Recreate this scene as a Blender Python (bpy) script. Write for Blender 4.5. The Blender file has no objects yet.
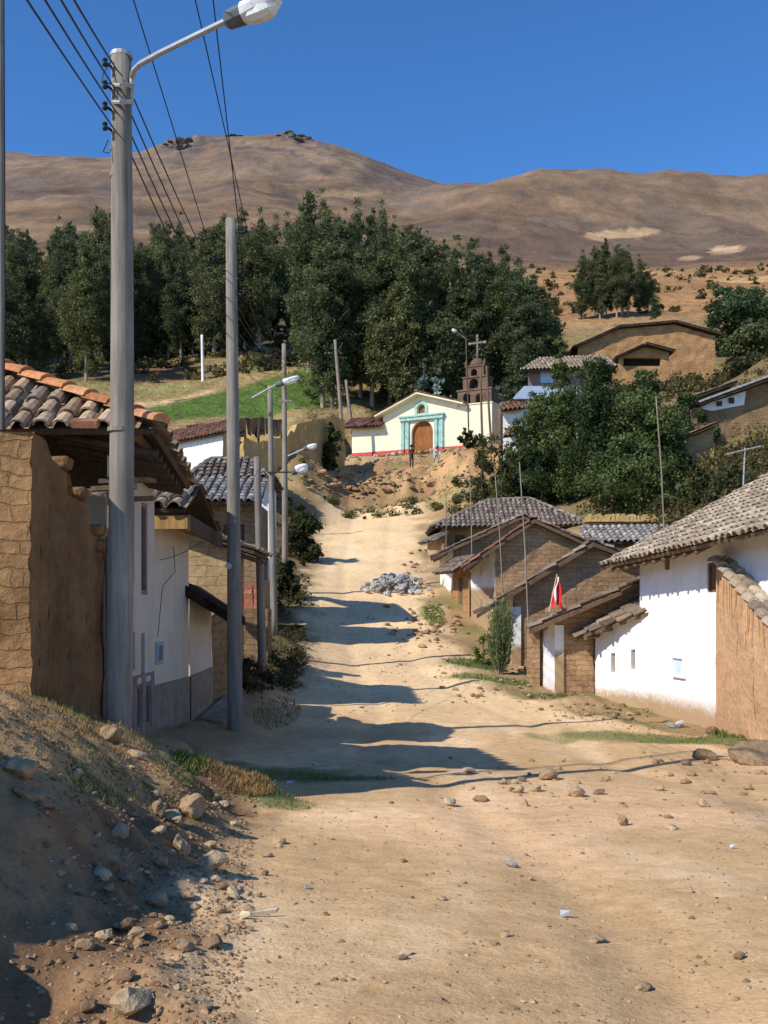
import bpy, bmesh, math, random
import numpy as np
from mathutils import Vector, Matrix
random.seed(7); RNG = np.random.default_rng(11)
sc = bpy.context.scene; COL = sc.collection
F = 1027.0; HOR = 610.0; PI = math.pi
def at(px, py, Y):                      # point of the place seen at a picture position, at distance Y
    return Vector(((px-384)/F*Y, Y, (HOR-py)/F*Y))
def ax(px, Y): return (px-384)/F*Y
def az(py, Y): return (HOR-py)/F*Y

# ------------------------------------------------------------------ numpy noise
def _h(ix, iy, s):
    n = (ix.astype(np.int64)*374761393 + iy.astype(np.int64)*668265263 + s*974711) & 0x7fffffff
    n = ((n ^ (n >> 13))*1274126177) & 0x7fffffff
    return ((n ^ (n >> 16)) & 0xffff)/65535.0
def vn(x, y, s=0):
    x = np.asarray(x, float); y = np.asarray(y, float)
    ix = np.floor(x); iy = np.floor(y); fx = x-ix; fy = y-iy
    fx = fx*fx*(3-2*fx); fy = fy*fy*(3-2*fy)
    a = _h(ix, iy, s); b = _h(ix+1, iy, s); c = _h(ix, iy+1, s); d = _h(ix+1, iy+1, s)
    return (a*(1-fx)+b*fx)*(1-fy)+(c*(1-fx)+d*fx)*fy
def fbm(x, y, o=4, s=0, g=.5):
    t = 0; a = 1; w = 0
    for k in range(o):
        t = t+a*vn(np.asarray(x)*2**k+17*k, np.asarray(y)*2**k+31*k, s+k); w += a; a *= g
    return t/w                           # 0..1
def sst(e0, e1, x):
    t = np.clip((x-e0)/(e1-e0), 0, 1); return t*t*(3-2*t)

# ------------------------------------------------------------------ materials
def newmat(name):
    m = bpy.data.materials.new(name); m.use_nodes = True
    nt = m.node_tree; b = nt.nodes['Principled BSDF']
    return m, nt, b
def nd(nt, t, **kw):
    n = nt.nodes.new(t)
    for k, v in kw.items():
        if k in n.inputs.keys() if hasattr(n.inputs, 'keys') else False: n.inputs[k].default_value = v
        else: setattr(n, k, v)
    return n
def noise(nt, vec, scale, detail=4, rough=.55):
    n = nt.nodes.new('ShaderNodeTexNoise'); n.inputs['Scale'].default_value = scale
    n.inputs['Detail'].default_value = detail; n.inputs['Roughness'].default_value = rough
    nt.links.new(vec, n.inputs['Vector']); return n.outputs['Fac']
def ramp(nt, fac, a, b, p0=.3, p1=.7):
    r = nt.nodes.new('ShaderNodeValToRGB'); e = r.color_ramp.elements
    e[0].position = p0; e[1].position = p1; e[0].color = (*a, 1); e[1].color = (*b, 1)
    nt.links.new(fac, r.inputs[0]); return r.outputs[0]
def mixc(nt, a, b, fac, mode='MIX'):
    m = nt.nodes.new('ShaderNodeMix'); m.data_type = 'RGBA'; m.blend_type = mode
    for s, v in ((m.inputs[6], a), (m.inputs[7], b), (m.inputs[0], fac)):
        if hasattr(v, 'default_value') or hasattr(v, 'links'): nt.links.new(v, s)
        elif isinstance(v, (int, float)): s.default_value = v
        else: s.default_value = (*v, 1)
    return m.outputs[2]
def mth(nt, op, a, b=0.):
    m = nt.nodes.new('ShaderNodeMath'); m.operation = op
    for i, v in enumerate((a, b)):
        if isinstance(v, (int, float)): m.inputs[i].default_value = v
        else: nt.links.new(v, m.inputs[i])
    return m.outputs[0]
def bump(nt, b, h, st=.5, dist=.02):
    u = nt.nodes.new('ShaderNodeBump'); u.inputs['Strength'].default_value = st; u.inputs['Distance'].default_value = dist
    nt.links.new(h, u.inputs['Height']); nt.links.new(u.outputs[0], b.inputs['Normal'])
def coord(nt, what='Object'):
    return nt.nodes.new('ShaderNodeTexCoord').outputs[what]
def world_pos(nt): return nt.nodes.new('ShaderNodeNewGeometry').outputs['Position']
def attr(nt, name='Col'):
    a = nt.nodes.new('ShaderNodeAttribute'); a.attribute_name = name; return a.outputs['Color']

def m_ground():
    m, nt, b = newmat('earth'); p = world_pos(nt)
    n1 = noise(nt, p, .35, 5); n2 = noise(nt, p, 5, 6, .65); n3 = noise(nt, p, 38, 5, .7)
    c = attr(nt)
    c = mixc(nt, c, ramp(nt, n1, (.97, .955, .94), (1.22, 1.22, 1.21)), 1., 'MULTIPLY')
    c = mixc(nt, c, ramp(nt, n2, (.82, .79, .76), (1.16, 1.17, 1.18), .28, .72), 1., 'MULTIPLY')
    c = mixc(nt, c, ramp(nt, n3, (.80, .78, .76), (1.16, 1.16, 1.16), .3, .7), 1., 'MULTIPLY')
    nt.links.new(c, b.inputs['Base Color']); b.inputs['Roughness'].default_value = 1; b.inputs['Specular IOR Level'].default_value = .05
    h = mth(nt, 'ADD', mth(nt, 'MULTIPLY', n2, 1.), mth(nt, 'MULTIPLY', n3, .35)); bump(nt, b, h, .6, .045)
    return m
def m_slope():
    m, nt, b = newmat('slope_earth'); p = world_pos(nt)
    st = nt.nodes.new('ShaderNodeVectorMath'); st.operation = 'MULTIPLY'; st.inputs[1].default_value = (1, .55, 1.6); nt.links.new(p, st.inputs[0]); q = st.outputs[0]
    n0 = noise(nt, q, .006, 8, .62); n1 = noise(nt, q, .03, 7, .65); n2 = noise(nt, q, .16, 5, .7); n3 = noise(nt, q, .9, 4, .7)
    c = attr(nt)
    c = mixc(nt, c, ramp(nt, n0, (.74, .72, .73), (1.24, 1.22, 1.18), .36, .64), 1., 'MULTIPLY')
    c = mixc(nt, c, ramp(nt, n1, (.78, .77, .77), (1.2, 1.2, 1.18), .34, .66), 1., 'MULTIPLY')
    c = mixc(nt, c, ramp(nt, n3, (.75, .74, .72), (1.15, 1.15, 1.15), .35, .65), 1., 'MULTIPLY')
    dots = mth(nt, 'MULTIPLY', sstn(nt, n2, .60, .66), sstn(nt, n1, .42, .58))
    c = mixc(nt, c, (.065, .062, .038), mth(nt, 'MULTIPLY', dots, .8))
    rk = mth(nt, 'MULTIPLY', sstn(nt, n1, .62, .68), sstn(nt, n0, .5, .6)); c = mixc(nt, c, (.13, .115, .10), mth(nt, 'MULTIPLY', rk, .6))
    nt.links.new(c, b.inputs['Base Color']); b.inputs['Roughness'].default_value = 1; b.inputs['Specular IOR Level'].default_value = .03
    h = mth(nt, 'ADD', mth(nt, 'MULTIPLY', n1, 9.), mth(nt, 'ADD', mth(nt, 'MULTIPLY', n2, 2.5), mth(nt, 'MULTIPLY', n3, .3))); bump(nt, b, h, .55, 1.)
    return m
def m_plain(name, col, rough=.8, var=.25, scale=6, bst=.3, metal=0, bd=.02, spec=.2):
    m, nt, b = newmat(name); p = world_pos(nt)
    n1 = noise(nt, p, scale, 5, .6); n2 = noise(nt, p, scale*7, 3)
    c = ramp(nt, n1, tuple(x*(1-var) for x in col), tuple(min(1, x*(1+var)) for x in col))
    c = mixc(nt, c, ramp(nt, n2, (.85, .85, .85), (1.1, 1.1, 1.1)), 1., 'MULTIPLY')
    nt.links.new(c, b.inputs['Base Color']); b.inputs['Roughness'].default_value = rough; b.inputs['Metallic'].default_value = metal
    b.inputs['Specular IOR Level'].default_value = spec
    if bst: bump(nt, b, mth(nt, 'ADD', n1, n2), bst, bd)
    return m
def m_adobe(name, col, mort=None, bw=.42, rh=.17, contrast=.2, st=.9, msz=.022, mf=.72, bk=1.):
    m, nt, b = newmat(name); uv = coord(nt, 'UV'); p = world_pos(nt)
    nz = nt.nodes.new('ShaderNodeTexNoise'); nz.inputs['Scale'].default_value = 3.2; nt.links.new(p, nz.inputs['Vector'])
    s1 = nt.nodes.new('ShaderNodeVectorMath'); s1.operation = 'MULTIPLY_ADD'
    nt.links.new(nz.outputs['Color'], s1.inputs[0]); s1.inputs[1].default_value = (.24, .17, 0); nt.links.new(uv, s1.inputs[2])
    br = nt.nodes.new('ShaderNodeTexBrick'); nt.links.new(s1.outputs[0], br.inputs['Vector'])
    br.inputs['Scale'].default_value = 1; br.inputs['Brick Width'].default_value = bw; br.inputs['Row Height'].default_value = rh
    br.inputs['Mortar Size'].default_value = msz; br.inputs['Mortar Smooth'].default_value = .6
    br.inputs['Color1'].default_value = (*[x*(1-contrast) for x in col], 1); br.inputs['Color2'].default_value = (*[min(1, x*(1+contrast)) for x in col], 1)
    mo = tuple(x*mf for x in col); br.inputs['Mortar'].default_value = (*mo, 1)
    n2 = noise(nt, p, 9, 6, .7); n3 = noise(nt, p, 1.1, 3)
    c = mixc(nt, br.outputs['Color'], ramp(nt, n2, (.7, .68, .66), (1.15, 1.15, 1.15)), 1., 'MULTIPLY')
    c = mixc(nt, c, ramp(nt, n3, (.75, .74, .73), (1.15, 1.15, 1.13)), 1., 'MULTIPLY')
    # patches where mud render still hides the courses
    c = mixc(nt, c, tuple(x*1.02 for x in col), mth(nt, 'MULTIPLY', sstn(nt, n3, .52, .72), .6))
    nt.links.new(c, b.inputs['Base Color']); b.inputs['Roughness'].default_value = 1; b.inputs['Specular IOR Level'].default_value = .05
    h = mth(nt, 'ADD', mth(nt, 'MULTIPLY', br.outputs['Fac'], -bk), mth(nt, 'MULTIPLY', n2, .9)); bump(nt, b, h, st, .05)
    return m
def sstn(nt, v, a, b_):
    r = nt.nodes.new('ShaderNodeMapRange'); r.interpolation_type = 'SMOOTHSTEP'
    r.inputs['From Min'].default_value = a; r.inputs['From Max'].default_value = b_; nt.links.new(v, r.inputs['Value']); return r.outputs[0]
def m_plaster(name, col, z0=None, dirt=(.36, .25, .15), patch=.62, hgt=.7):
    m, nt, b = newmat(name); p = world_pos(nt)
    n1 = noise(nt, p, 1.7, 6, .62); n2 = noise(nt, p, 11, 5, .7); n3 = noise(nt, p, 60, 2)
    st = nt.nodes.new('ShaderNodeVectorMath'); st.operation = 'MULTIPLY'; st.inputs[1].default_value = (7, 7, .5); nt.links.new(p, st.inputs[0])
    n4 = noise(nt, st.outputs[0], 1, 4)
    c = ramp(nt, n1, tuple(x*.86 for x in col), col, .3, .6)
    c = mixc(nt, c, tuple(x*.62 for x in col), mth(nt, 'MULTIPLY', sstn(nt, n4, .56, .8), .55))
    c = mixc(nt, c, dirt, mth(nt, 'MULTIPLY', sstn(nt, n1, patch, patch+.07), .85))
    if z0 is not None:
        sp = nt.nodes.new('ShaderNodeSeparateXYZ'); nt.links.new(p, sp.inputs[0])
        r = nt.nodes.new('ShaderNodeMapRange'); r.inputs['From Min'].default_value = z0+hgt; r.inputs['From Max'].default_value = z0; nt.links.new(sp.outputs[2], r.inputs['Value'])
        k = mth(nt, 'MULTIPLY', r.outputs[0], mth(nt, 'ADD', n2, mth(nt, 'MULTIPLY', n1, .7)))
        c = mixc(nt, c, dirt, sstn(nt, k, .12, .6))
    nt.links.new(c, b.inputs['Base Color']); b.inputs['Roughness'].default_value = .95; b.inputs['Specular IOR Level'].default_value = .1
    bump(nt, b, mth(nt, 'ADD', mth(nt, 'ADD', n1, mth(nt, 'MULTIPLY', n2, .5)), mth(nt, 'MULTIPLY', n3, .1)), .5, .05)
    return m
def m_col(name, rough=.9, nscale=14, lo=.7, hi=1.2, bst=.5, transl=0., bd=.015, rnd=False):
    m, nt, b = newmat(name); p = world_pos(nt); n1 = noise(nt, p, nscale, 4, .65)
    c = mixc(nt, attr(nt), ramp(nt, n1, (lo, lo, lo), (hi, hi, hi)), 1., 'MULTIPLY')
    if rnd: c = mixc(nt, c, ramp(nt, nt.nodes.new('ShaderNodeObjectInfo').outputs['Random'], (.72, .80, .84), (1.35, 1.22, 1.02), 0., 1.), 1., 'MULTIPLY')
    nt.links.new(c, b.inputs['Base Color']); b.inputs['Roughness'].default_value = rough; b.inputs['Specular IOR Level'].default_value = .12
    if bst: bump(nt, b, n1, bst, bd)
    if transl:
        t = nt.nodes.new('ShaderNodeBsdfTranslucent'); nt.links.new(c, t.inputs[0])
        mx = nt.nodes.new('ShaderNodeMixShader'); mx.inputs[0].default_value = transl
        nt.links.new(b.outputs[0], mx.inputs[1]); nt.links.new(t.outputs[0], mx.inputs[2])
        nt.links.new(mx.outputs[0], nt.nodes['Material Output'].inputs[0])
    return m
def m_wood(name, col, var=.35):
    m, nt, b = newmat(name); p = world_pos(nt)
    st = nt.nodes.new('ShaderNodeVectorMath'); st.operation = 'MULTIPLY'; st.inputs[1].default_value = (24, 24, 1.6); nt.links.new(p, st.inputs[0])
    n1 = noise(nt, st.outputs[0], 1, 5, .65); n2 = noise(nt, p, 1.3, 3)
    c = ramp(nt, n1, tuple(x*(1-var) for x in col), tuple(min(1, x*(1+var)) for x in col))
    c = mixc(nt, c, ramp(nt, n2, (.78, .77, .76), (1.12, 1.12, 1.12)), 1., 'MULTIPLY')
    nt.links.new(c, b.inputs['Base Color']); b.inputs['Roughness'].default_value = .9; b.inputs['Specular IOR Level'].default_value = .12; bump(nt, b, n1, .5, .01)
    return m

M = {}
M['earth'] = m_ground(); M['slope'] = m_slope()
M['tile'] = m_col('roof_tile_clay', .9, 16, .62, 1.2, .6)
M['leaf'] = m_col('leaf', .6, .9, .7, 1.3, 0, .36, rnd=True)
M['blade'] = m_col('grass_blade', .8, 3, .7, 1.3, 0, .3)
M['stone'] = m_col('stone', .95, 13, .7, 1.2, .8, 0, .04)
M['bark'] = m_wood('bark', (.30, .25, .19))
M['barkdark'] = m_wood('dark_bark', (.11, .08, .055))
M['pole'] = m_wood('weathered_pole', (.27, .22, .17), .25)
M['conc'] = m_wood('pole_grey', (.235, .208, .175), .3)
M['darkwood'] = m_wood('dark_timber', (.085, .06, .042))
M['beam'] = m_wood('timber', (.17, .115, .07))
M['board'] = m_wood('yellow_boards', (.42, .26, .10))
M['door'] = m_wood('door_wood', (.30, .12, .045))
M['brownshut'] = m_wood('shutter_wood', (.22, .12, .075))
M['galv'] = m_plain('galvanised', (.42, .42, .41), .55, .12, 9, .1, .2)
M['cast'] = m_plain('lamp_casing', (.74, .75, .76), .4, .06, 9, 0, .1)
M['lens'] = m_plain('lamp_lens', (.80, .82, .82), .12, .04, 9, 0, 0, .02, .6)
M['black'] = m_plain('black_rubber', (.022, .022, .024), .6, .3, 9, 0)
M['wire'] = m_plain('cable', (.035, .035, .04), .7, .2, 9, 0)
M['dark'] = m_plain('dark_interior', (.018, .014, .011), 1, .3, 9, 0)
M['purple'] = m_plain('mauve_paint', (.062, .042, .044), .8, .25, 5, .2)
M['mauve'] = m_plain('mauve_wash', (.22, .165, .15), .9, .25, 5, .3)
M['blue'] = m_plain('blue_paint', (.16, .33, .52), .6, .25, 6, .1)
M['paleblue'] = m_plain('pale_blue', (.42, .58, .74), .6, .15, 6, .1)
M['palernotice'] = m_plain('pale_notice', (.60, .72, .85), .6, .12, 8, .1)
M['teal'] = m_plain('turquoise_paint', (.33, .52, .46), .8, .25, 3, .2)
M['tealdoor'] = m_plain('dull_teal_door', (.16, .33, .32), .8, .25, 4, .2)
M['bluesheet'] = m_plain('blue_sheet_roof', (.30, .37, .44), .5, .2, 3, .2)
M['red'] = m_plain('red_band_paint', (.60, .085, .07), .85, .18, 3, .2)
M['cement'] = m_plain('cement', (.25, .21, .155), .95, .25, 4, .5)
M['redcloth'] = m_plain('flag_red', (.62, .03, .03), .8, .12, 5, .1)
M['whitecloth'] = m_plain('flag_white', (.80, .80, .80), .8, .06, 5, .1)
M['towerstone'] = m_adobe('tower_brick', (.20, .135, .10), None, .3, .12, .2, .5)
M['adobe_l'] = m_adobe('adobe_rough', (.34, .20, .095), (.16, .095, .05), .34, .15, .10, 1., .012, .84, .35)
M['adobe_mud'] = m_plain('mud_shaded', (.21, .122, .06), 1, .3, 1.6, .8, 0, .06, .05)  # mud colour darkened to deepen the shade on the wall's street side
M['adobe_y'] = m_adobe('adobe_yellow', (.46, .32, .17), (.27, .18, .09), .44, .2, .1, .45, .012)
M['adobe_r'] = m_adobe('adobe_brown', (.46, .29, .16), (.13, .075, .042), .36, .14, .14, .55, .014)
M['adobe_o'] = m_adobe('adobe_orange', (.47, .265, .125), (.34, .19, .09), .5, .3, .08, .5)
M['adobe_hill'] = m_adobe('adobe_hill', (.48, .275, .13), (.25, .14, .065), .5, .24, .12, .5, .025)
M['adobe_dark'] = m_adobe('adobe_dark_brown', (.28, .19, .105), (.11, .07, .04), .40, .16, .12, .5, .014)  # deeper brown adobe shared by several walls
M['mud_o'] = m_plain('mud_orange', (.53, .33, .185), 1, .14, 1.4, .7, 0, .05, .05)
M['ochre'] = m_plain('ochre_wall', (.50, .345, .15), 1, .2, 1.2, .7, 0, .06, .05)
M['white'] = m_plaster('limewash', (.90, .89, .875), -2.55, (.45, .31, .18), .74, .75)
M['white2'] = m_plaster('limewash_worn', (.82, .80, .76), -1.4, (.40, .27, .15), .62, .5)
M['white3'] = m_plaster('limewash_up_hill', (.84, .82, .78), .6, (.42, .29, .17), .72, .4)
M['whitef'] = m_plaster('limewash_far', (.82, .81, .79), None, (.40, .29, .18), .72)
M['lilac'] = m_plaster('lilac_plaster', (.56, .485, .40), -1.8, (.22, .15, .12), .75, .5)
M['cream'] = m_plaster('cream_plaster', (.62, .55, .44), -1.9, (.33, .25, .17), .68, .6)
M['churchcream'] = m_plaster('church_cream', (.82, .76, .55), None, (.60, .50, .30), .78)
M['thatch'] = m_wood('straw', (.42, .29, .12), .4)
M['oldthatch'] = m_plain('old_earth_roof', (.05, .036, .026), 1, .5, 5, 1., 0, .08, .05)
M['grey'] = m_plain('grey_sheet', (.34, .34, .33), .6, .2, 4, .2)
M['palewood'] = m_wood('pale_stick', (.66, .56, .40), .2)
M['plastic'] = m_plain('white_plastic', (.58, .58, .56), .5, .05, 9, .2)
M['skin'] = m_plain('skin', (.22, .11, .065), .6, .1, 9, 0)
M['clothdark'] = m_plain('dark_cloth', (.04, .028, .03), .95, .3, 8, .2)
M['clothrust'] = m_plain('brown_jumper', (.13, .07, .045), .95, .3, 8, .2)
M['clothpale'] = m_plain('pale_shirt', (.62, .66, .70), .95, .12, 8, .2)
M['clothgrey'] = m_plain('grey_trousers', (.36, .38, .41), .95, .2, 8, .2)
M['strawhat'] = m_plain('hat', (.05, .035, .025), .9, .2, 8, .2)

# ------------------------------------------------------------------ mesh builder
class MB:
    def __init__(s): s.v = []; s.f = []; s.mi = []; s.c = []; s.key = {}
    def add(s, vs, fs, mi=0, col=(.5, .5, .5)):
        o = len(s.v); s.v.extend(tuple(v) for v in vs)
        for f in fs: s.f.append(tuple(o+i for i in f)); s.mi.append(mi); s.c.append(col)
    def vw(s, p):
        k = (round(p[0], 3), round(p[1], 3), round(p[2], 3))
        if k not in s.key: s.key[k] = len(s.v); s.v.append(tuple(p))
        return s.key[k]
    def face(s, ps, mi=0, col=(.5, .5, .5), weld=False):
        if weld:
            ids = []
            for p in ps:
                i = s.vw(p)
                if i not in ids: ids.append(i)
            if len(ids) > 2: s.f.append(tuple(ids)); s.mi.append(mi); s.c.append(col)
        else: s.add(ps, [tuple(range(len(ps)))], mi, col)
    def obox(s, o, a, b, c, mi=0, col=(.5, .5, .5)):       # box from a corner and three edge vectors
        o = Vector(o); a = Vector(a); b = Vector(b); c = Vector(c)
        P = [o, o+a, o+a+b, o+b, o+c, o+a+c, o+a+b+c, o+b+c]
        if a.cross(b).dot(c) < 0: fs = [(0, 1, 2, 3), (7, 6, 5, 4), (4, 5, 1, 0), (5, 6, 2, 1), (6, 7, 3, 2), (7, 4, 0, 3)]
        else: fs = [(3, 2, 1, 0), (4, 5, 6, 7), (0, 1, 5, 4), (1, 2, 6, 5), (2, 3, 7, 6), (3, 0, 4, 7)]
        s.add(P, fs, mi, col)
    def box(s, lo, hi, mi=0, col=(.5, .5, .5)):
        s.obox(lo, (hi[0]-lo[0], 0, 0), (0, hi[1]-lo[1], 0), (0, 0, hi[2]-lo[2]), mi, col)
    def tube(s, pts, rad, n=8, mi=0, cap=True, col=(.5, .5, .5)):
        pts = [Vector(p) for p in pts]; rad = rad if hasattr(rad, '__len__') else [rad]*len(pts)
        o = len(s.v); prev = None
        for i, p in enumerate(pts):
            d = (pts[min(i+1, len(pts)-1)]-pts[max(i-1, 0)]).normalized()
            if prev is None:
                x = d.cross(Vector((0, 1, 0))) if abs(d.y) < .9 else d.cross(Vector((1, 0, 0)))
            else: x = prev-d*prev.dot(d)
            x.normalize(); prev = x; y = d.cross(x)
            for k in range(n):
                t = 2*PI*k/n; s.v.append(tuple(p+(x*math.cos(t)+y*math.sin(t))*rad[i]))
        for i in range(len(pts)-1):
            for k in range(n):
                s.f.append((o+i*n+k, o+i*n+(k+1) % n, o+(i+1)*n+(k+1) % n, o+(i+1)*n+k)); s.mi.append(mi); s.c.append(col)
        if cap:
            s.f.append(tuple(o+k for k in range(n))[::-1]); s.mi.append(mi); s.c.append(col)
            e = o+(len(pts)-1)*n; s.f.append(tuple(e+k for k in range(n))); s.mi.append(mi); s.c.append(col)
    def build(s, name, mats, parent=None, loc=None, smooth=False, uv=True, col=True):
        off = Vector(loc) if loc is not None else (parent_loc(parent) if parent else Vector((0, 0, 0)))
        me = bpy.data.meshes.new(name)
        V = np.array(s.v, float)-np.array(off)
        me.from_pydata(V.tolist(), [], s.f)
        mats = mats if isinstance(mats, (list, tuple)) else [mats]
        for m in mats: me.materials.append(M[m] if isinstance(m, str) else m)
        me.polygons.foreach_set('material_index', np.array(s.mi, np.int32))
        if smooth: me.polygons.foreach_set('use_smooth', np.ones(len(s.f), bool))
        lt = np.empty(len(me.polygons), np.int32); me.polygons.foreach_get('loop_total', lt)
        if col:
            ca = me.color_attributes.new('Col', 'FLOAT_COLOR', 'CORNER')
            c = np.ones((len(s.f), 4)); c[:, :3] = np.array(s.c, float)
            ca.data.foreach_set('color', np.repeat(c, lt, axis=0).ravel())
        if uv:
            li = np.empty(len(me.loops), np.int32); me.loops.foreach_get('vertex_index', li)
            nn = np.empty(len(s.f)*3); me.polygons.foreach_get('normal', nn); nn = nn.reshape(-1, 3)
            P = np.array(s.v, float)[li]; N = np.repeat(nn, lt, axis=0)
            ang = np.round(np.arctan2(N[:, 1], N[:, 0])/(PI/9))*(PI/9)
            hz = np.abs(N[:, 2]) < .75
            u = np.where(hz, -np.sin(ang)*P[:, 0]+np.cos(ang)*P[:, 1], P[:, 0]); v = np.where(hz, P[:, 2], P[:, 1])
            ul = me.uv_layers.new(name='UVMap'); ul.data.foreach_set('uv', np.stack([u, v], 1).ravel())
        me.update()
        o = bpy.data.objects.new(name, me); COL.objects.link(o)
        if parent is not None: o.parent = parent
        else: o.location = off
        return o
def parent_loc(p):
    l = Vector((0, 0, 0))
    while p is not None: l += p.location; p = p.parent
    return l
def tag(o, label, cat, group=None, kind=None):
    if label: o['label'] = label
    if cat: o['category'] = cat
    if group: o['group'] = group
    if kind: o['kind'] = kind
    return o
def thing(name, label, cat, loc, group=None):
    o = bpy.data.objects.new(name, None); COL.objects.link(o); o.location = loc; o.empty_display_size = .3
    return tag(o, label, cat, group)
def dup(root, loc, rot=(0, 0, 0), scale=(1, 1, 1), label=None, group=None):
    r = root.copy(); COL.objects.link(r); r.location = loc; r.rotation_euler = rot; r.scale = scale
    if label: r['label'] = label
    if group: r['group'] = group
    for ch in list(root.children):
        c = ch.copy(); COL.objects.link(c); c.parent = r
        for g in ch.children:
            d = g.copy(); COL.objects.link(d); d.parent = c
    return r

# ------------------------------------------------------------------ terrain
CP = []                                  # control points (X, Y, z)
def rowz(Y, pts):
    for X, z in pts: CP.append((X, Y, z))
def rowp(Y, pts):
    for px, py in pts: CP.append((ax(px, Y), Y, az(py, Y)))
rowz(1, [(-7, 0), (-3.4, -.7), (-1.8, -1.35), (0, -1.52), (3, -1.5), (8, -1.3)])
rowz(4, [(-9, .3), (-5, -.3), (-3.1, -.74), (-2.3, -.86), (-1.95, -1.06), (-1.55, -1.43), (-.9, -1.56), (0, -1.6), (2, -1.6), (4, -1.52), (9, -1.2)])
rowz(6, [(-9, .3), (-5, -.2), (-3.2, -.70), (-2.4, -.86), (-2.0, -1.12), (-1.6, -1.42), (-1.2, -1.62), (-.8, -1.71), (0, -1.75), (3, -1.72), (6, -1.6), (11, -1.2)])
rowz(8, [(-9, .2), (-4.5, -.45), (-3, -.82), (-2.4, -1.05), (-2.0, -1.32), (-1.6, -1.6), (-1.2, -1.80), (-.7, -1.87), (0, -1.9), (4, -1.88), (8, -1.7), (12, -1.4)])
rowz(10, [(-9, 0), (-5, -.5), (-3.37, -.8), (-2.6, -1.12), (-2.2, -1.4), (-1.8, -1.68), (-1.4, -1.9), (-1, -1.99), (0, -2.0), (5, -2.02), (9, -1.95), (14, -1.6)])
rowz(13, [(-9, -.5), (-5, -1.1), (-3.18, -1.58), (-2.4, -1.86), (-1.5, -2.07), (0, -2.12), (6, -2.15), (9, -2.2), (14, -2)])
rowz(16, [(-9, -1.2), (-5, -1.6), (-3.4, -1.82), (-2.4, -2.0), (0, -2.22), (6, -2.32), (10, -2.4), (15, -2.2)])
rowz(19, [(-9, -1), (-5, -1.5), (-3.3, -1.74), (-2.4, -2.02), (0, -2.26), (6, -2.42), (8, -2.52), (15, -2.3)])
rowz(22, [(-9, -.5), (-5, -1.2), (-3.3, -1.6), (-2, -2.08), (0, -2.22), (5, -2.42), (7, -2.55), (12, -2.5), (20, -1.8)])
rowz(26, [(-10, .2), (-4, -1.2), (-2.5, -1.7), (0, -2.02), (3, -2.2), (4.5, -2.35), (6.5, -2.45), (12, -2.2), (22, -.5)])
rowz(30, [(-10, .6), (-4, -.8), (-2.5, -1.3), (-1, -1.68), (2.5, -1.8), (3.5, -1.95), (6, -1.95), (12, -1), (24, 1)])
rowz(37, [(-12, 1.5), (-7, .3), (-4, -.35), (-1.2, -.8), (2, -.95), (3.8, -1.05), (8, 0), (15, 2), (28, 5)])
rowz(45, [(-14, 3), (-8, 2), (-4.5, 1.2), (-1.7, .8), (2.5, .75), (6, 1.5), (12, 2.6), (18, 5), (32, 9)])
rowz(52, [(-16, 5), (-8, 3.6), (-5, 2.7), (-2, 2.3), (2.2, 2.2), (8, 3.3), (14, 4.6), (20, 7.5), (36, 12)])
rowz(60, [(-18, 8.3), (-11, 7.6), (-6, 4.9), (-2.3, 4.1), (2.5, 4.2), (8, 5), (12, 6.3), (18, 8.3), (25, 10.5), (42, 15)])
rowz(66, [(-18, 9.6), (-11, 8.9), (-5, 6.4), (0, 5.6), (8, 6.6), (12, 8), (25, 13), (45, 18)])
rowz(72, [(-20, 11), (-11, 10.1), (-6, 9.6), (-3, 7.4), (0, 7.2), (3, 7.6), (8, 8.6), (15, 11.8), (30, 16.5), (50, 21)])
rowz(78, [(-22, 13), (-9, 10.7), (-2, 9.6), (3, 10.2), (8, 12.2), (15, 14.4), (30, 19.4), (55, 25)])
rowz(82, [(-9, 11.6), (-3, 11.6), (2, 12.0), (6, 13.0), (8.3, 13.15), (13, 15)])
rowz(87, [(-24, 15.5), (-10, 13), (-3, 13), (0, 13.1), (3, 13.2), (8, 13.3), (14, 16), (32, 21), (60, 27)])
rowz(92, [(-10, 14.4), (-4, 13.4), (0, 13.4), (6, 13.6), (14, 17)])
rowp(97, [(-250, 425), (0, 423), (150, 423), (230, 424), (300, 425), (350, 428), (420, 440), (520, 425), (620, 395), (768, 372), (1000, 350)])
rowp(110, [(-250, 400), (0, 402), (150, 404), (250, 400), (330, 398), (420, 408), (520, 402), (620, 388), (714, 382), (768, 362), (1000, 340)])
rowp(122, [(-250, 388), (0, 388), (130, 388), (200, 386), (330, 376), (420, 388), (520, 378), (640, 362), (768, 345), (1000, 325)])
rowp(150, [(-250, 362), (0, 364), (150, 362), (280, 350), (420, 360), (540, 345), (640, 334), (768, 325), (1000, 305)])
rowp(200, [(-250, 325), (0, 328), (150, 325), (280, 322), (420, 325), (560, 314), (660, 310), (768, 300), (1000, 285)])
rowp(300, [(-250, 285), (0, 285), (200, 285), (420, 285), (560, 284), (660, 282), (768, 278), (1000, 265)])
rowp(450, [(-300, 258), (0, 262), (200, 262), (420, 262), (560, 268), (768, 264), (1000, 255)])
rowp(700, [(-300, 225), (0, 232), (200, 235), (420, 236), (500, 238), (560, 246), (660, 250), (768, 252), (1000, 250)])
rowp(900, [(-300, 195), (0, 208), (150, 208), (300, 210), (420, 216), (500, 200), (540, 205), (600, 215), (680, 222), (768, 228), (1000, 228)])
rowp(1050, [(-300, 182), (0, 190), (150, 188), (300, 190), (400, 200), (435, 193), (500, 182), (540, 174), (600, 175), (680, 180), (768, 183), (900, 188), (1100, 190)])
rowp(1250, [(-300, 158), (0, 164), (100, 164), (200, 157), (300, 158), (400, 184), (440, 190), (520, 190), (600, 188), (768, 190), (1000, 195)])
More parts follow.
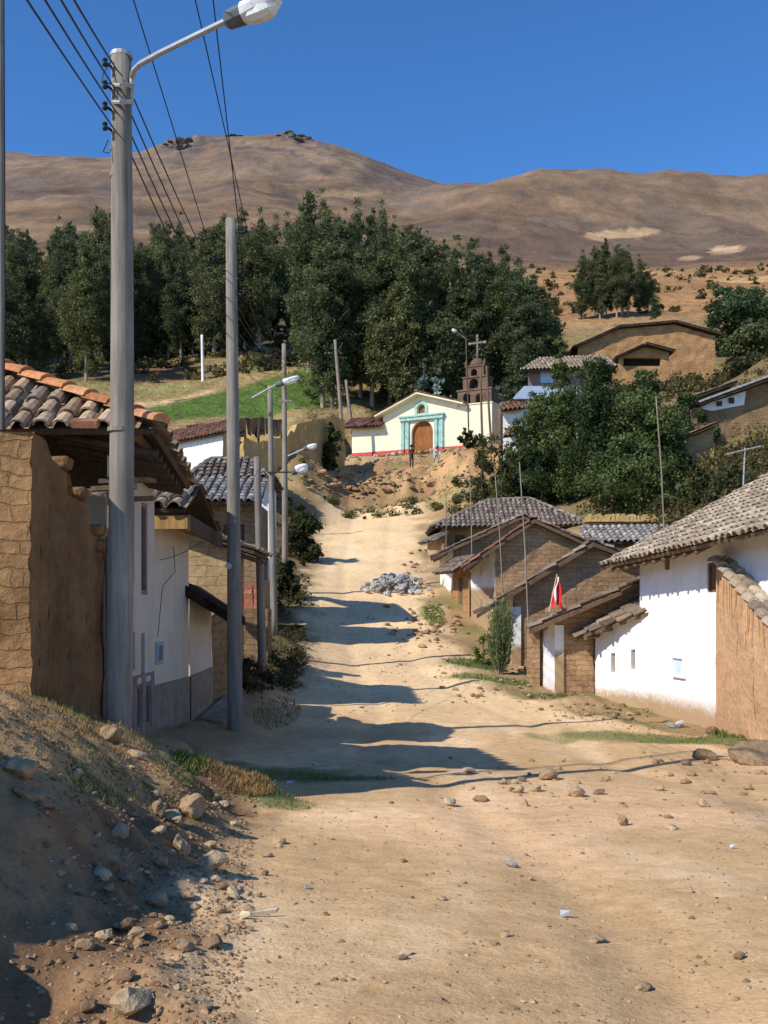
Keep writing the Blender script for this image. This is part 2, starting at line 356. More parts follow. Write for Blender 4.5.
rowp(1420, [(-300, 150), (-80, 151), (0, 153), (60, 156), (110, 158), (140, 153), (165, 148), (180, 143), (205, 138), (240, 134), (270, 136), (290, 138), (310, 141), (332, 146), (365, 158), (400, 172), (435, 185), (500, 196), (600, 200), (768, 200)])
rowp(1700, [(-300, 185), (0, 185), (180, 180), (300, 178), (430, 205), (600, 215), (768, 215), (1000, 220)])
rowp(2600, [(-400, 330), (0, 330), (300, 330), (600, 330), (1000, 330)])
CPA = np.array(CP)
def abq(X, Y): return X/(Y+8)*10.27, 2.6*np.log(Y+4)
_ca, _cb = abq(CPA[:, 0], CPA[:, 1]); _ct = CPA[:, 2]/(CPA[:, 1]+8)*F
_C = .18
_A = np.sqrt((_ca[:, None]-_ca[None])**2+(_cb[:, None]-_cb[None])**2+_C**2)
_A = np.vstack([np.hstack([_A, np.ones((len(_ca), 1))]), np.hstack([np.ones(len(_ca)), [0]])])
_w = np.linalg.solve(_A, np.append(_ct, 0))
# mounds: X, Y, radius x, radius y, height
MOUNDS = [(-2.45, 6.6, .42, .3, .2), (-1.62, 10.6, .42, .26, .26), (-1.25, 10.75, .3, .22, .12), (-2.9, 8.4, .5, .5, .14), (-2.55, 12.2, .5, .25, .15),
          (-2.75, 11.0, .3, .25, -.22), (-1.75, 5.6, .3, .3, .08),
          (-4.2, 73.5, 1.6, .8, 1.1), (-6.3, 72.5, 2.2, .8, .9), (-1.2, 74.5, 1.8, .9, 1.0), (1.8, 75.5, 1.5, .9, .8), (4.8, 77, 1.5, 1, .9), (-3.2, 78, 3, 1, .6),
          (-4.7, 71.3, .9, .6, -.9), (-2.5, 72.0, .9, .6, -.8), (.6, 73.0, 1.2, .5, -.6), (3.0, 71.5, 1.2, .8, .4),
          (2.0, 30.5, 1.2, 2, .06), (3.0, 27.6, 1.3, .6, .18), (5.0, 25.6, 1.2, .5, .22), (1.6, 34.8, 1.4, 1.4, .22), (-3.2, 24, .7, 3, .2)]
def road_edges(Y):
    ys = [0, 3, 4, 6, 8, 10, 13, 15, 17, 20, 22, 26, 30, 37, 45, 52, 60, 70, 74]
    le = [-.6, -.65, -.75, -.95, -1.2, -1.55, -1.8, -3.0, -3.1, -2.9, -2.4, -2.0, -2.3, -2.9, -3.3, -3.6, -3.9, -4.2, -4]
    ri = [6, 6, 6, 6.5, 6.8, 6.8, 6.5, 6.4, 6.2, 6.0, 5.4, 3.6, 2.5, 2.2, 1.7, 1.8, 2.2, 2.6, 2.4]
    return np.interp(Y, ys, le), np.interp(Y, ys, ri)
def roadmask(X, Y):
    l, r = road_edges(Y); w = .25+.012*Y
    j = (fbm(X*1.3, Y*1.3, 4, 5)-.5)*(1.5+.01*Y)
    return sst(-w, w, X-l+j)*sst(-w, w, r-X+j)*(1-sst(70, 73, Y))
def gz(X, Y):
    X = np.atleast_1d(np.asarray(X, float)).ravel(); Y = np.atleast_1d(np.asarray(Y, float)).ravel()
    Yc = np.clip(Y, .5, 4000); a, b = abq(X, Yc); t = np.empty(len(X))
    for i in range(0, len(X), 20000):
        j = slice(i, i+20000)
        t[j] = np.sqrt((a[j, None]-_ca)**2+(b[j, None]-_cb)**2+_C**2) @ _w[:-1]+_w[-1]
    z = t*(Yc+8)/F
    for (mx, my, rx, ry, h) in MOUNDS:
        z = z+h*np.exp(-((X-mx)/rx)**2-((Y-my)/ry)**2)
    fx = (X+2.8)/11.2; fy = 88-6*np.clip(fx, -.2, 1.15); wt = np.exp(-(np.clip(np.abs(X-2.8)-6.2, 0, 9)/1.2)**2)*np.exp(-(np.where(Y < fy-.9, fy-.9-Y, np.clip(Y-fy-13, 0, 99))/1.1)**2)
    z = z*(1-wt)+12.85*wt
    rm = roadmask(X, Y); near = 1-sst(60, 110, Y)
    n1 = fbm(X*.8, Y*.8, 4, 20)-.5; n2 = fbm(X*4.5, Y*4.5, 3, 40)-.5
    bk_ = (1-sst(13, 16, Y))*(1-rm); z = z+bk_*((fbm(X*2.1, Y*1.6, 3, 130)-.5)*.26+(fbm(X*9, Y*7, 3, 131)-.5)*.085)
    z = z+near*(n1*(.07*rm+.22*(1-rm))+n2*(.018*rm+.10*(1-rm)))
    exz = sst(68, 71, Y)*(1-sst(84, 87, Y))*(1-wt)*sst(-12, -9, X)*(1-sst(9, 11, X)); z = z+exz*((fbm(X*.55, Y*.7, 4, 120, .6)-.5)*1.5+(fbm(X*1.8, Y*1.8, 3, 121)-.5)*.5)
    l, r = road_edges(Y)                                     # two shallow wheel ruts
    for k in (.3, .68): z = z-near*rm*.045*np.exp(-((X-(l+(r-l)*k))/.28)**2)
    far = sst(60, 140, Y); z = z+far*(fbm(X*.08, Y*.08, 4, 60)-.5)*np.clip(Y*.018, 0, 3.0)
    vf = sst(300, 800, Y)
    rid = 1-np.abs(2*fbm(X*.0045, Y*.0035, 5, 80, .5)-1); z = z+vf*(rid-.72)*24*(1-.55*sst(1150, 1400, Y))
    z = z+vf*(fbm(X*.02, Y*.02, 4, 90)-.5)*9
    pk = np.exp(-((a-abq(ax(183, 1420), 1420.)[0])/.30)**2)+.8*np.exp(-((a-abq(ax(297, 1420), 1420.)[0])/.18)**2)
    z = z+pk*sst(1250, 1400, Y)*(1-sst(1500, 1650, Y))*(np.abs(fbm(X*.02, Y*.012, 5, 95, .6)-.5)*2.2-.10)*28
    return z
def g1(X, Y): return float(gz([X], [Y])[0])

def lerpc(c, new, k): return c*(1-k[:, None])+np.array(new)[None]*k[:, None]
def ground_color(X, Y, Z):
    n = len(X); c = np.tile(np.array([.30, .20, .105]), (n, 1))
    px = 384+X/np.maximum(Y, .5)*F
    n1 = fbm(X*.6, Y*.6, 4, 3); n2 = fbm(X*2.5, Y*2.5, 4, 4); n3 = fbm(X*.12, Y*.12, 4, 6)
    near = 1-sst(14, 20, Y)
    c = lerpc(c, (.30, .185, .10), near*.9); c = lerpc(c, (.19, .115, .062), near*sst(.45, .62, n2)*.8)                       # dark verge soil
    bank = near*(1-sst(-2.1, -1.6, X+(n1-.5)*1.2))*sst(4.5, 6.0, Y)
    c = lerpc(c, (.43, .285, .14), bank*sst(.32, .5, n1+.08)*.92)                     # dry grass on the bank
    c = lerpc(c, (.13, .13, .05), near*sst(6.8, 7.6, Y)*(1-sst(-1.5, -1., X))*sst(.55, .66, fbm(X*1.1, Y*1.1, 3, 14))*.6)
    mid = sst(18, 22, Y)*(1-sst(60, 70, Y))
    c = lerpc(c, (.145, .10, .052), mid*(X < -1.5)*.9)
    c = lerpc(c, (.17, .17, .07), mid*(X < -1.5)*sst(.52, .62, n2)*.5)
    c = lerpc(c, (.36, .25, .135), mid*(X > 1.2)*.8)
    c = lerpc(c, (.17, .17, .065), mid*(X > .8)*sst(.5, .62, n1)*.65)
    c = lerpc(c, (.15, .12, .06), sst(38, 44, Y)*(1-sst(90, 100, Y))*sst(9, 12, X)*.85)
    # excavated earth below the church
    ex = sst(66, 70, Y)*(1-sst(83, 88, Y))*sst(-13, -10, X)*(1-sst(9, 11, X))
    c = lerpc(c, (.48, .295, .145), ex); c = lerpc(c, (.25, .15, .08), ex*sst(.46, .58, n1)*.8); c = lerpc(c, (.20, .20, .085), ex*sst(.55, .63, n2)*.6)
    c = lerpc(c, (.27, .25, .10), ex*np.exp(-((Y-70.5)/1.1)**2)*sst(0, 2, np.abs(X+1))*.85)
    c = lerpc(c, (.46, .36, .19), sst(82, 86, Y)*(1-sst(96, 99, Y))*sst(-12, -9, X))
    # fields on the slope
    hill = sst(92, 98, Y)*(1-sst(150, 175, Y))
    c = lerpc(c, (.28, .20, .095), hill); c = lerpc(c, (.20, .165, .07), hill*sst(.5, .6, n1)*.7)
    t0 = 96+(px-150)*.05; t1 = 108+np.clip(px-150, 0, 200)*.11
    fld = sst(t0-1, t0+1, Y)*(1-sst(t1-1, t1+1, Y))*sst(138, 152, px)*(1-sst(326, 336, px))
    c = lerpc(c, (.08, .13, .032), fld)
    pth = np.exp(-((Y-(t1+2.5))/1.8)**2)*sst(118, 130, px)*(1-sst(205, 225, px))*hill
    c = lerpc(c, (.55, .41, .22), pth*.95)
    c = lerpc(c, (.24, .135, .075), sst(125, 130, Y)*(1-sst(146, 150, Y))*(1-sst(188, 200, px))*sst(100, 118, px))
    c = lerpc(c, (.27, .25, .10), np.exp(-((Y-121)/4)**2)*(1-sst(185, 200, px))*.8)
    c = lerpc(c, (.11, .17, .045), np.exp(-((Y-138)/7)**2)*sst(238, 250, px)*(1-sst(300, 315, px)))
    c = lerpc(c, (.10, .085, .045), sst(148, 158, Y)*(1-sst(230, 300, Y))*(1-sst(545, 575, px))*.9)
    c = lerpc(c, (.075, .06, .035), sst(98, 101, Y)*(1-sst(122, 128, Y))*sst(395, 420, px)*(1-sst(545, 560, px))*.7)
    c = lerpc(c, (.58, .42, .22), np.exp(-((Y-158)/4)**2)*sst(240, 255, px)*(1-sst(298, 310, px)))
    rs = sst(86, 96, Y)*(1-sst(150, 175, Y))*sst(540, 580, px)
    c = lerpc(c, (.20, .16, .075), rs*.75)
    # dry hill terraces
    th = sst(160, 200, Y)*(1-sst(430, 520, Y))*sst(520, 560, px)
    c = lerpc(c, (.36, .21, .098), th)
    ter = .5+.5*np.sin(Y*.22+n3*9+px*.01)
    c = lerpc(c, (.25, .15, .075), th*sst(.6, .95, ter)*.7)
    c = lerpc(c, (.55, .37, .18), th*sst(.6, .8, fbm(X*.05, Y*.03, 3, 33))*.6)
    # mountain
    mt = sst(380, 520, Y)
    q1 = fbm(X*.006, Y*.004, 5, 71); q2 = fbm(X*.02, Y*.012, 5, 72); q3 = fbm(X*.05, Y*.05, 4, 73)
    mc = np.tile(np.array([.235, .152, .088]), (n, 1))
    mc = lerpc(mc, (.165, .115, .08), sst(.45, .62, q1)*.9)
    mc = lerpc(mc, (.275, .18, .098), sst(.52, .68, q2)*.75)
    mc = lerpc(mc, (.12, .10, .078), sst(.57, .68, q3)*.6)
    low = (1-sst(680, 860, Y))*sst(440, 520, px)
    mc = lerpc(mc, (.135, .092, .072), low*.75)
    mc = lerpc(mc, (.22, .145, .085), sst(820, 1000, Y)*sst(520, 640, px)*.5)
    py = HOR-Z/np.maximum(Y, .5)*F
    def patch(cx, cy, rx, ry, col, k=1.):
        d = ((px-cx)/rx)**2+((py-cy+ (px-cx)*.06)/ry)**2+(q3-.5)*3.2+(q2-.5)*1.5
        return lerpc(mc, col, (1-sst(.6, 1.1, d))*k)
    mc = patch(622, 233, 34, 5.5, (.46, .31, .17)); mc = patch(726, 251, 18, 4, (.50, .35, .21)); mc = patch(750, 270, 20, 3, (.46, .32, .2)); mc = patch(690, 258, 12, 2.5, (.42, .3, .18))
    mc = patch(352, 193, 26, 5, (.36, .25, .13), .7); mc = patch(310, 196, 12, 4, (.38, .26, .14), .6)
    roc = (np.exp(-((px-183)/26.)**2)+np.exp(-((px-298)/16.)**2)*.9+.5*np.exp(-((px-235)/20.)**2))*sst(1330, 1400, Y)
    mc = lerpc(mc, (.095, .088, .078), np.clip(roc*sst(.35, .55, q3+.08), 0, 1)*.95)
    mc = lerpc(mc, (.115, .10, .088), sst(1180, 1290, Y)*sst(.54, .63, q3)*(1-sst(330, 380, px))*.85)
    hz = mt*sst(400, 1500, Y)*.13; mc = lerpc(mc, (.27, .29, .36), hz)  # distance haze mixed into the mountain vertex colours
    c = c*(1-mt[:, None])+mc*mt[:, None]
    # the dirt road
    rm = roadmask(X, Y)
    rc = np.tile(np.array([.56, .375, .195]), (n, 1))
    rc = lerpc(rc, (.77, .515, .295), sst(.5, .72, fbm(X*.7, Y*.5, 4, 44))*.75)
    rc = lerpc(rc, (.87, .67, .42), sst(.52, .7, fbm(X*.9+9, Y*.35, 4, 46))*.35)
    rc = lerpc(rc, (.88, .655, .385), sst(17, 26, Y)*.55)
    rc = lerpc(rc, (.75, .49, .285), np.exp(-((X-2.0)/1.6)**2-((Y-11.5)/1.6)**2)*.55)
    c = c*(1-rm[:, None])+rc*rm[:, None]
    c = lerpc(c, (.30, .195, .105), sst(13.5, 15, Y)*(1-sst(21, 24, Y))*(1-sst(-2.6, -1.7, X+(n1-.5)))*.85)  # verge by the left houses coloured darker to deepen its shade
    c = lerpc(c, (.17, .13, .065), sst(62, 68, Y)*(1-sst(92, 98, Y))*sst(17, 22, X)*.85)
    # green patches at the road sides
    for (gx, gy, rx, ry) in ((4.7, 19.3, 2.2, 1.1), (6.0, 18.6, 1.5, .7), (-1.35, 13.0, .8, .7), (-1.15, 10.6, .5, .45), (3.0, 28.5, 1.3, 1.2), (2.6, 31.5, .9, 1.3), (1.9, 41, .5, 2.5), (-1.2, 13.6, 1, .4), (-.35, 12.9, .6, .25)):
        d = ((X-gx)/rx)**2+((Y-gy)/ry)**2+(n2-.5)*1.5
        c = lerpc(c, (.16, .185, .06), (1-sst(.3, 1.1, d))*.8)
    return np.clip(c, .01, .9)
def build_terrain():
    nb = 540; bs = np.linspace(2.6*math.log(4.8), 2.6*math.log(2604), nb); Ys = np.exp(bs/2.6)-4
    u = np.linspace(-1, 1, 361); As = 4.6*u+5.2*u**5
    A, Yg = np.meshgrid(As, Ys); X = (A*(Yg+8)/10.27).ravel(); Y = Yg.ravel()
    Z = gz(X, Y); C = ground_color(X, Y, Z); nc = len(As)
    i, j = np.meshgrid(np.arange(nb-1), np.arange(nc-1), indexing='ij'); a0 = (i*nc+j).ravel()
    Q = np.stack([a0, a0+1, a0+1+nc, a0+nc], 1)
    cx = X[Q].mean(1); cy = Y[Q].mean(1)
    rm = roadmask(cx, cy) > .5
    cls = np.where(rm, 1, np.where(cy > 430, 3, np.where(cy > 92, 2, 0)))
    for k, name in enumerate(('ground', 'dirt_road', 'hillside', 'mountain')):
        q = Q[cls == k]; ids, inv = np.unique(q, return_inverse=True); q = inv.reshape(-1, 4)
        me = bpy.data.meshes.new(name); me.from_pydata(np.stack([X[ids], Y[ids], Z[ids]], 1).tolist(), [], q.tolist())
        me.materials.append(M['earth' if k < 2 else 'slope'])
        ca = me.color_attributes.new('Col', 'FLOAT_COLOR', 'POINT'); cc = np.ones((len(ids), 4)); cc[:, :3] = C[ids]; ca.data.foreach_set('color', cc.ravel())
        me.polygons.foreach_set('use_smooth', np.ones(len(q), bool)); me.update()
        o = bpy.data.objects.new(name, me); COL.objects.link(o); o['kind'] = 'structure'
build_terrain()

# ------------------------------------------------------------------ camera, light
cam = bpy.data.cameras.new('camera'); co = bpy.data.objects.new('camera', cam); COL.objects.link(co); sc.camera = co
cam.sensor_fit = 'VERTICAL'; cam.sensor_height = 24; cam.lens = 24*F/1024; cam.shift_y = (HOR-512)/1024; cam.clip_end = 6000; cam.clip_start = .05
co.rotation_euler = (PI/2, 0, 0)
EL = math.radians(38.5); AZ = math.atan2(-.8, -.6)
SD = Vector((math.sin(AZ)*math.cos(EL), math.cos(AZ)*math.cos(EL), math.sin(EL)))
sl = bpy.data.lights.new('sun', 'SUN'); so = bpy.data.objects.new('sun', sl); COL.objects.link(so)
sl.energy = 5.0; sl.angle = math.radians(.55); sl.color = (1, .93, .82); so.rotation_euler = SD.to_track_quat('Z', 'Y').to_euler(); so.location = (-30, -12, 40)
wd = bpy.data.worlds.new('World'); sc.world = wd; wd.use_nodes = True; nt = wd.node_tree
sk = nt.nodes.new('ShaderNodeTexSky'); sk.sky_type = 'NISHITA'; sk.sun_disc = False; sk.sun_elevation = EL; sk.sun_rotation = AZ % (2*PI)
sk.altitude = 3300; sk.air_density = 1.1; sk.dust_density = .7; sk.ozone_density = 5.0
bg = nt.nodes['Background']; bg.inputs[1].default_value = .15
hs = nt.nodes.new('ShaderNodeHueSaturation'); hs.inputs['Hue'].default_value = .502; hs.inputs['Saturation'].default_value = 1.17; hs.inputs['Value'].default_value = 1.38
nt.links.new(sk.outputs[0], hs.inputs['Color']); nt.links.new(hs.outputs[0], bg.inputs[0])
sc.view_settings.view_transform = 'Standard'; sc.view_settings.look = 'None'; sc.view_settings.exposure = 0; sc.view_settings.gamma = 1

# ------------------------------------------------------------------ building helpers
def wob(p, amp, fr=2.2):
    a = float(vn([p[0]*fr+p[2]*1.7], [p[1]*fr-p[2]*2.3], 7)[0])-.5; b = float(vn([p[0]*fr+9-p[2]*2.1], [p[1]*fr+p[2]*1.3], 8)[0])-.5
    c = float(vn([p[0]*fr*3+p[2]*4.7], [p[1]*fr*3-p[2]*6.3], 9)[0])-.5
    return Vector((p[0]+(a+.5*c)*amp, p[1]+(b+.5*c)*amp, p[2]+(a-b)*amp*.4))
def wall(mb, a, b, z0, top, ops=(), depth=.25, res=None, amp=0, mi=0):
    """Upright wall from plan point a to b, seen from the right of a->b. top: height or [(s, z)]. ops: (s0, s1, z0, z1[, arch])."""
    a = Vector((a[0], a[1])); b = Vector((b[0], b[1])); L = (b-a).length; d = (b-a)/L; n = Vector((d.y, -d.x))
    T = [(0, top), (L, top)] if isinstance(top, (int, float)) else list(top)
    tz = lambda s: float(np.interp(s, [t[0] for t in T], [t[1] for t in T]))
    S = {0., L} | {min(max(t[0], 0), L) for t in T}
    def otop(o, s):
        if len(o) > 4 and o[4]:
            r = (o[1]-o[0])/2; x = min(1, abs(s-(o[0]+r))/r); return o[3]+r*math.sqrt(max(0, 1-x*x))
        return o[3]
    for o in ops:
        S |= {o[0], o[1]}
        if len(o) > 4 and o[4]:
            r = (o[1]-o[0])/2; S |= {o[0]+r-r*math.cos(PI*k/12) for k in range(13)}
    if res: S |= {L*k/max(1, round(L/res)) for k in range(max(1, round(L/res)))}
    S = sorted(S); S = [s for i, s in enumerate(S) if i == 0 or s-S[i-1] > 1e-4]
    def P(s, z, dep=0.):
        q = a+d*s-n*dep; p = Vector((q.x, q.y, z)); return wob(p, amp) if amp else p
    for s0, s1 in zip(S[:-1], S[1:]):
        sm = (s0+s1)/2; lo = (z0, z0)
        act = sorted([o for o in ops if o[0] < sm < o[1]], key=lambda o: o[2])
        iv = []
        for o in act: iv.append((lo, (o[2], o[2]))); lo = (otop(o, s0), otop(o, s1))
        iv.append((lo, (tz(s0), tz(s1))))
        for l, h in iv:
            if (h[0]-l[0])+(h[1]-l[1]) < 2e-3: continue
            m = max(1, round(((h[0]-l[0])+(h[1]-l[1]))/2/res)) if res else 1
            for k in range(m):
                f0 = k/m; f1 = (k+1)/m; I = lambda i, f: l[i]+(h[i]-l[i])*f
                mb.face([P(s0, I(0, f0)), P(s1, I(1, f0)), P(s1, I(1, f1)), P(s0, I(0, f1))], mi, weld=True)
        for o in act:
            t0, t1 = otop(o, s0), otop(o, s1)
            mb.face([P(s0, t0), P(s1, t1), P(s1, t1, depth), P(s0, t0, depth)], mi)
            mb.face([P(s0, o[2], depth), P(s1, o[2], depth), P(s1, o[2]), P(s0, o[2])], mi)
            if abs(s0-o[0]) < 1e-3: mb.face([P(s0, o[2]), P(s0, t0), P(s0, t0, depth), P(s0, o[2], depth)], mi)
            if abs(s1-o[1]) < 1e-3: mb.face([P(s1, o[2], depth), P(s1, t1, depth), P(s1, t1), P(s1, o[2])], mi)
def wpt(a, b, s, z, dep=0.):
    a = Vector((a[0], a[1])); b = Vector((b[0], b[1])); d = (b-a).normalized(); n = Vector((d.y, -d.x)); q = a+d*s-n*dep
    return Vector((q.x, q.y, z))
def panel(parent, name, mat, a, b, s0, s1, z0, z1, dep=.15, thick=.05, arch=False, boards=0, frame=None):
    """A door, shutter or window set in an opening of the wall a->b."""
    mb = MB(); d = (Vector((b[0], b[1], 0))-Vector((a[0], a[1], 0))).normalized(); n = Vector((d.y, -d.x, 0)); up = Vector((0, 0, 1))
    if boards:
        w = (s1-s0)/boards
        for k in range(boards): mb.obox(wpt(a, b, s0+w*k+.004, z0, dep+thick), d*(w-.008), n*(thick-(.012 if k % 2 else 0)), up*(z1-z0))
    else: mb.obox(wpt(a, b, s0, z0, dep+thick), d*(s1-s0), n*thick, up*(z1-z0))
    if arch:
        r = (s1-s0)/2; pts = [wpt(a, b, s0+r-r*math.cos(PI*k/12), z1+r*math.sin(PI*k/12), dep) for k in range(13)]
        mb.face(pts[::-1])
    o = mb.build(name, mat, parent)
    if frame:
        f = MB(); t = .06
        f.obox(wpt(a, b, s0, z0, dep), d*t, n*.05, up*(z1-z0)); f.obox(wpt(a, b, s1-t, z0, dep), d*t, n*.05, up*(z1-z0))
        f.obox(wpt(a, b, s0+t, z1-t, dep), d*(s1-s0-2*t), n*.05, up*t); f.obox(wpt(a, b, s0+t, z0, dep), d*(s1-s0-2*t), n*.05, up*t)
        f.build('frame', frame, o)
    return o
def pip(x, y, P):
    c = False; j = len(P)-1
    for i in range(len(P)):
        if (P[i][1] > y) != (P[j][1] > y) and x < (P[j][0]-P[i][0])*(y-P[i][1])/(P[j][1]-P[i][1])+P[i][0]: c = not c
        j = i
    return c
PAL = {'tan': [(.46, .33, .215), (.37, .26, .17), (.54, .41, .28), (.31, .22, .15), (.50, .33, .20), (.42, .33, .24)],
       'pale': [(.44, .35, .255), (.36, .28, .20), (.50, .41, .31), (.30, .235, .175), (.46, .36, .25)],
       'greyb': [(.255, .205, .165), (.20, .16, .135), (.31, .255, .21), (.23, .18, .145)],
       'bluegrey': [(.36, .33, .30), (.29, .265, .24), (.42, .39, .355), (.31, .28, .25)],
       'redb': [(.27, .125, .085), (.34, .16, .10), (.22, .11, .08), (.30, .19, .14)],
       'orange': [(.56, .235, .10), (.48, .20, .085), (.60, .29, .14)],
       'brown': [(.25, .185, .135), (.31, .235, .175), (.20, .145, .105)]}
def tile_roof(parent, poly, pal='tan', pitch=.25, row=.36, segs=4, thick=.06, name='roof', under='darkwood', front=False, jit=1.6):
    P = [Vector(p) for p in poly]; e = (P[1]-P[0]).normalized(); n = Vector((0, 0, 0))
    for i in range(len(P)): n += P[i].cross(P[(i+1) % len(P)])
    n.normalize()
    if n.z < 0: n = -n
    s = n.cross(e)
    if s.z < 0: s = -s; e = -e
    o = P[0]; Q = [((p-o).dot(e), (p-o).dot(s)) for p in P]
    e0, e1 = min(q[0] for q in Q), max(q[0] for q in Q); s1 = max(q[1] for q in Q); s0 = min(q[1] for q in Q)
    W = lambda x, y, h: o+e*x+s*y+n*h
    mb = MB(); pa = PAL[pal]
    # deck: closed slab under the tiles
    tp = [W(q[0], q[1], 0) for q in Q]; bt = [W(q[0], q[1], -thick) for q in Q]; k = len(Q)
    mb.add(tp+bt, [tuple(range(k)), tuple(range(k, 2*k))[::-1]]+[(i, i+k, (i+1) % k+k, (i+1) % k) for i in range(k)], 1, (.1, .1, .1))
    nr = max(1, int((s1-s0)/row+.3)); ncol = max(1, int((e1-e0)/pitch)); pit = (e1-e0)/ncol
    for j in range(ncol+1):
        wob_j = random.uniform(-.012, .012)*jit
        for i in range(nr):
            y0 = s0+i*row; ym = y0+row/2
            for kind in (0, 1):
                x = e0+(j+(.5 if kind == 0 else 0))*pit
                if kind == 0 and j == ncol: continue
                if not pip(min(max(x, e0+.02), e1-.02), min(ym, s1-.02), Q): continue
                b = random.choice(pa); v = random.uniform(.62, 1.24); c = tuple(t*v for t in b)
                xx = x+wob_j+random.uniform(-.012, .012)*jit; ya = y0-.05+random.uniform(-.02, .02)*jit; yb = y0+row+.03
                if kind == 0:
                    r0 = pit*.40; r1 = pit*.33; h0 = .075; h1 = .04; vs = []
                    for (r, h, y) in ((r0, h0, ya), (r1, h1, yb)):
                        for q in range(segs+1):
                            t = PI*q/segs; vs.append(W(xx-r*math.cos(t), y, h+r*.85*math.sin(t)-.02))
                    fs = [(q, q+1, q+segs+2, q+segs+1) for q in range(segs)]
                    if front:
                        for q in range(segs+1):
                            t = PI*q/segs; vs.append(W(xx-(r0-.022)*math.cos(t), ya+.002, h0+(r0-.022)*.85*math.sin(t)-.025))
                        m = 2*(segs+1); fs += [(q+1, q, m+q, m+q+1) for q in range(segs)]
                    mb.add(vs, fs, 0, c)
                else:
                    c = tuple(t*.7 for t in c); w = pit*.42; vs = []
                    for (h, y) in ((.045, ya), (.02, yb)):
                        for q, hh in ((-1, .06), (-.5, .012), (.5, .012), (1, .06)): vs.append(W(xx+q*w*.6, y, h+hh-.02))
                    mb.add(vs, [(q, q+1, q+5, q+4) for q in range(3)], 0, c)
    return mb.build(name, ['tile', under], parent, uv=False)
def ridge_row(parent, a, b, r=.12, L=.38, pal='tan', name='ridge_tile', lift=.05):
    a = Vector(a); b = Vector(b); d = (b-a); n = max(1, round(d.length/L)); d /= n
    dn = d.normalized(); sd = dn.cross(Vector((0, 0, 1))).normalized(); up = sd.cross(dn); mb = MB()
    for i in range(n):
        c = random.choice(PAL[pal]); v = random.uniform(.8, 1.15); c = tuple(x*v for x in c); vs = []
        for (rr, f, h) in ((r, -.12, .03), (r*.86, 1., 0)):
            p = a+d*(i+f)+up*(lift+h)
            for q in range(7):
                t = PI*q/6; vs.append(p-sd*rr*1.1*math.cos(t)+up*(rr*.8*math.sin(t)-.05))
        mb.add(vs, [(q, q+1, q+8, q+7) for q in range(6)]+[(0, 6, 5, 4, 3, 2, 1)], 0, c)
    return mb.build(name, 'tile', parent, uv=False)
def rafters(parent, a, b, direction, length, n, r=.05, name='rafter', mat='beam', drop=.12):
    a = Vector(a); b = Vector(b); d = Vector(direction).normalized()
    for i in range(n):
        p = a.lerp(b, (i+.5)/n)-Vector((0, 0, drop+random.uniform(0, .02))); mb = MB()
        mb.tube([p, p+d*length], [r*random.uniform(.8, 1.1), r], 7); mb.build(name, mat, parent)
def gable_house(name, label, P, ang, L, W, zb, ze, vp, zp, os_=.8, skew=.7, ov=.4, gmat='adobe_r', smat='white', pal='brown', group=None, zr=None, sops=(), spanel=(), stop=None, pitch=.25):
    """Gable end towards the viewer, ridge running away; u away along the street, v across to the right."""
    U = Vector((math.sin(ang), math.cos(ang), 0)); V = Vector((math.cos(ang), -math.sin(ang), 0)); O = Vector((P[0], P[1], 0))
    g = lambda u, v, z=0.: O+U*u+V*v+Vector((0, 0, z)); e_ = g(-ov, -os_); aR = math.atan2(e_.x, e_.y)+.012; UR = Vector((math.sin(aR), math.cos(aR), 0))/math.cos(aR-ang)
    k = lambda u, v, z=0.: O+U*-ov+UR*(u+ov)+V*v+Vector((0, 0, z)); dl = L*math.tan(aR-ang)
    sl = (zp-ze)/(vp+os_); slr = sl if zr is None else zr
    zf = lambda v: zp-(vp-v)*sl if v < vp else zp-(v-vp)*slr
    t = thing(name, label, 'house', g(0, 0, zb), group); th = .1
    A, B, C, D = [g(u, v) for u, v in ((0, 0), (0, W), (L, W), (L, 0))]
    mb = MB(); wall(mb, A, B, zb-.8, [(0, zf(0)-th), (vp, zf(vp)-th), (W, zf(W)-th)], res=.35, amp=.07); mb.build('gable_wall', gmat, t)
    mb = MB(); wall(mb, D, A, zb-.8, [(0, zf(-dl)-th), (L, zf(0)-th)], ops=sops, res=.5, amp=.05 if not sops else 0); mb.build('street_wall', smat, t)
    for (nm, mt, s0, s1, z0, z1) in spanel: panel(t, nm, mt, D, A, s0, s1, z0, z1, .12, boards=4 if 'door' in nm else 0)
    mb = MB(); wall(mb, B, C, zb-.8, zf(W)-th-.4); wall(mb, C, D, zb-.8, [(0, zf(W)-th-.4), (W-vp-.5, zf(vp)-th-.5), (W, zf(-dl)-th-.1)]); mb.build('rear_wall', gmat, t)
    tile_roof(t, [k(L+.2, -os_, ze), k(-ov, -os_, ze), k(-ov, vp, zp), k(L+.2, vp, zp)], pal, pitch, name='roof', under='beam', front=True)
    tile_roof(t, [k(-ov, W+.5, zf(W+.5)), k(L+.2, W+.5, zf(W+.5)), k(L+.2, vp, zp), k(-ov, vp, zp)], pal, pitch, name='roof', under='beam', front=True)
    ridge_row(t, k(-ov, vp, zp), k(L+.2, vp, zp), .13, .4, pal, lift=.08)
    # verge boards and purlin ends
    for (v0, v1) in ((-os_, vp), (vp, W+.5)):
        mb = MB(); a = g(-ov-.03, v0, zf(v0)-.02); b = g(-ov-.03, v1, zf(v1)-.02)
        mb.obox(a, b-a, U*.035, Vector((0, 0, -.12))); mb.build('verge_board', 'beam', t)
    for v in (-.35, vp*.35, vp, vp+(W-vp)*.5):
        mb = MB(); p = g(-ov+.05, v, zf(v)-.16); mb.tube([p, p+U*(ov+.15)], .06, 7); mb.build('purlin', 'beam', t)
    return t, g, zf

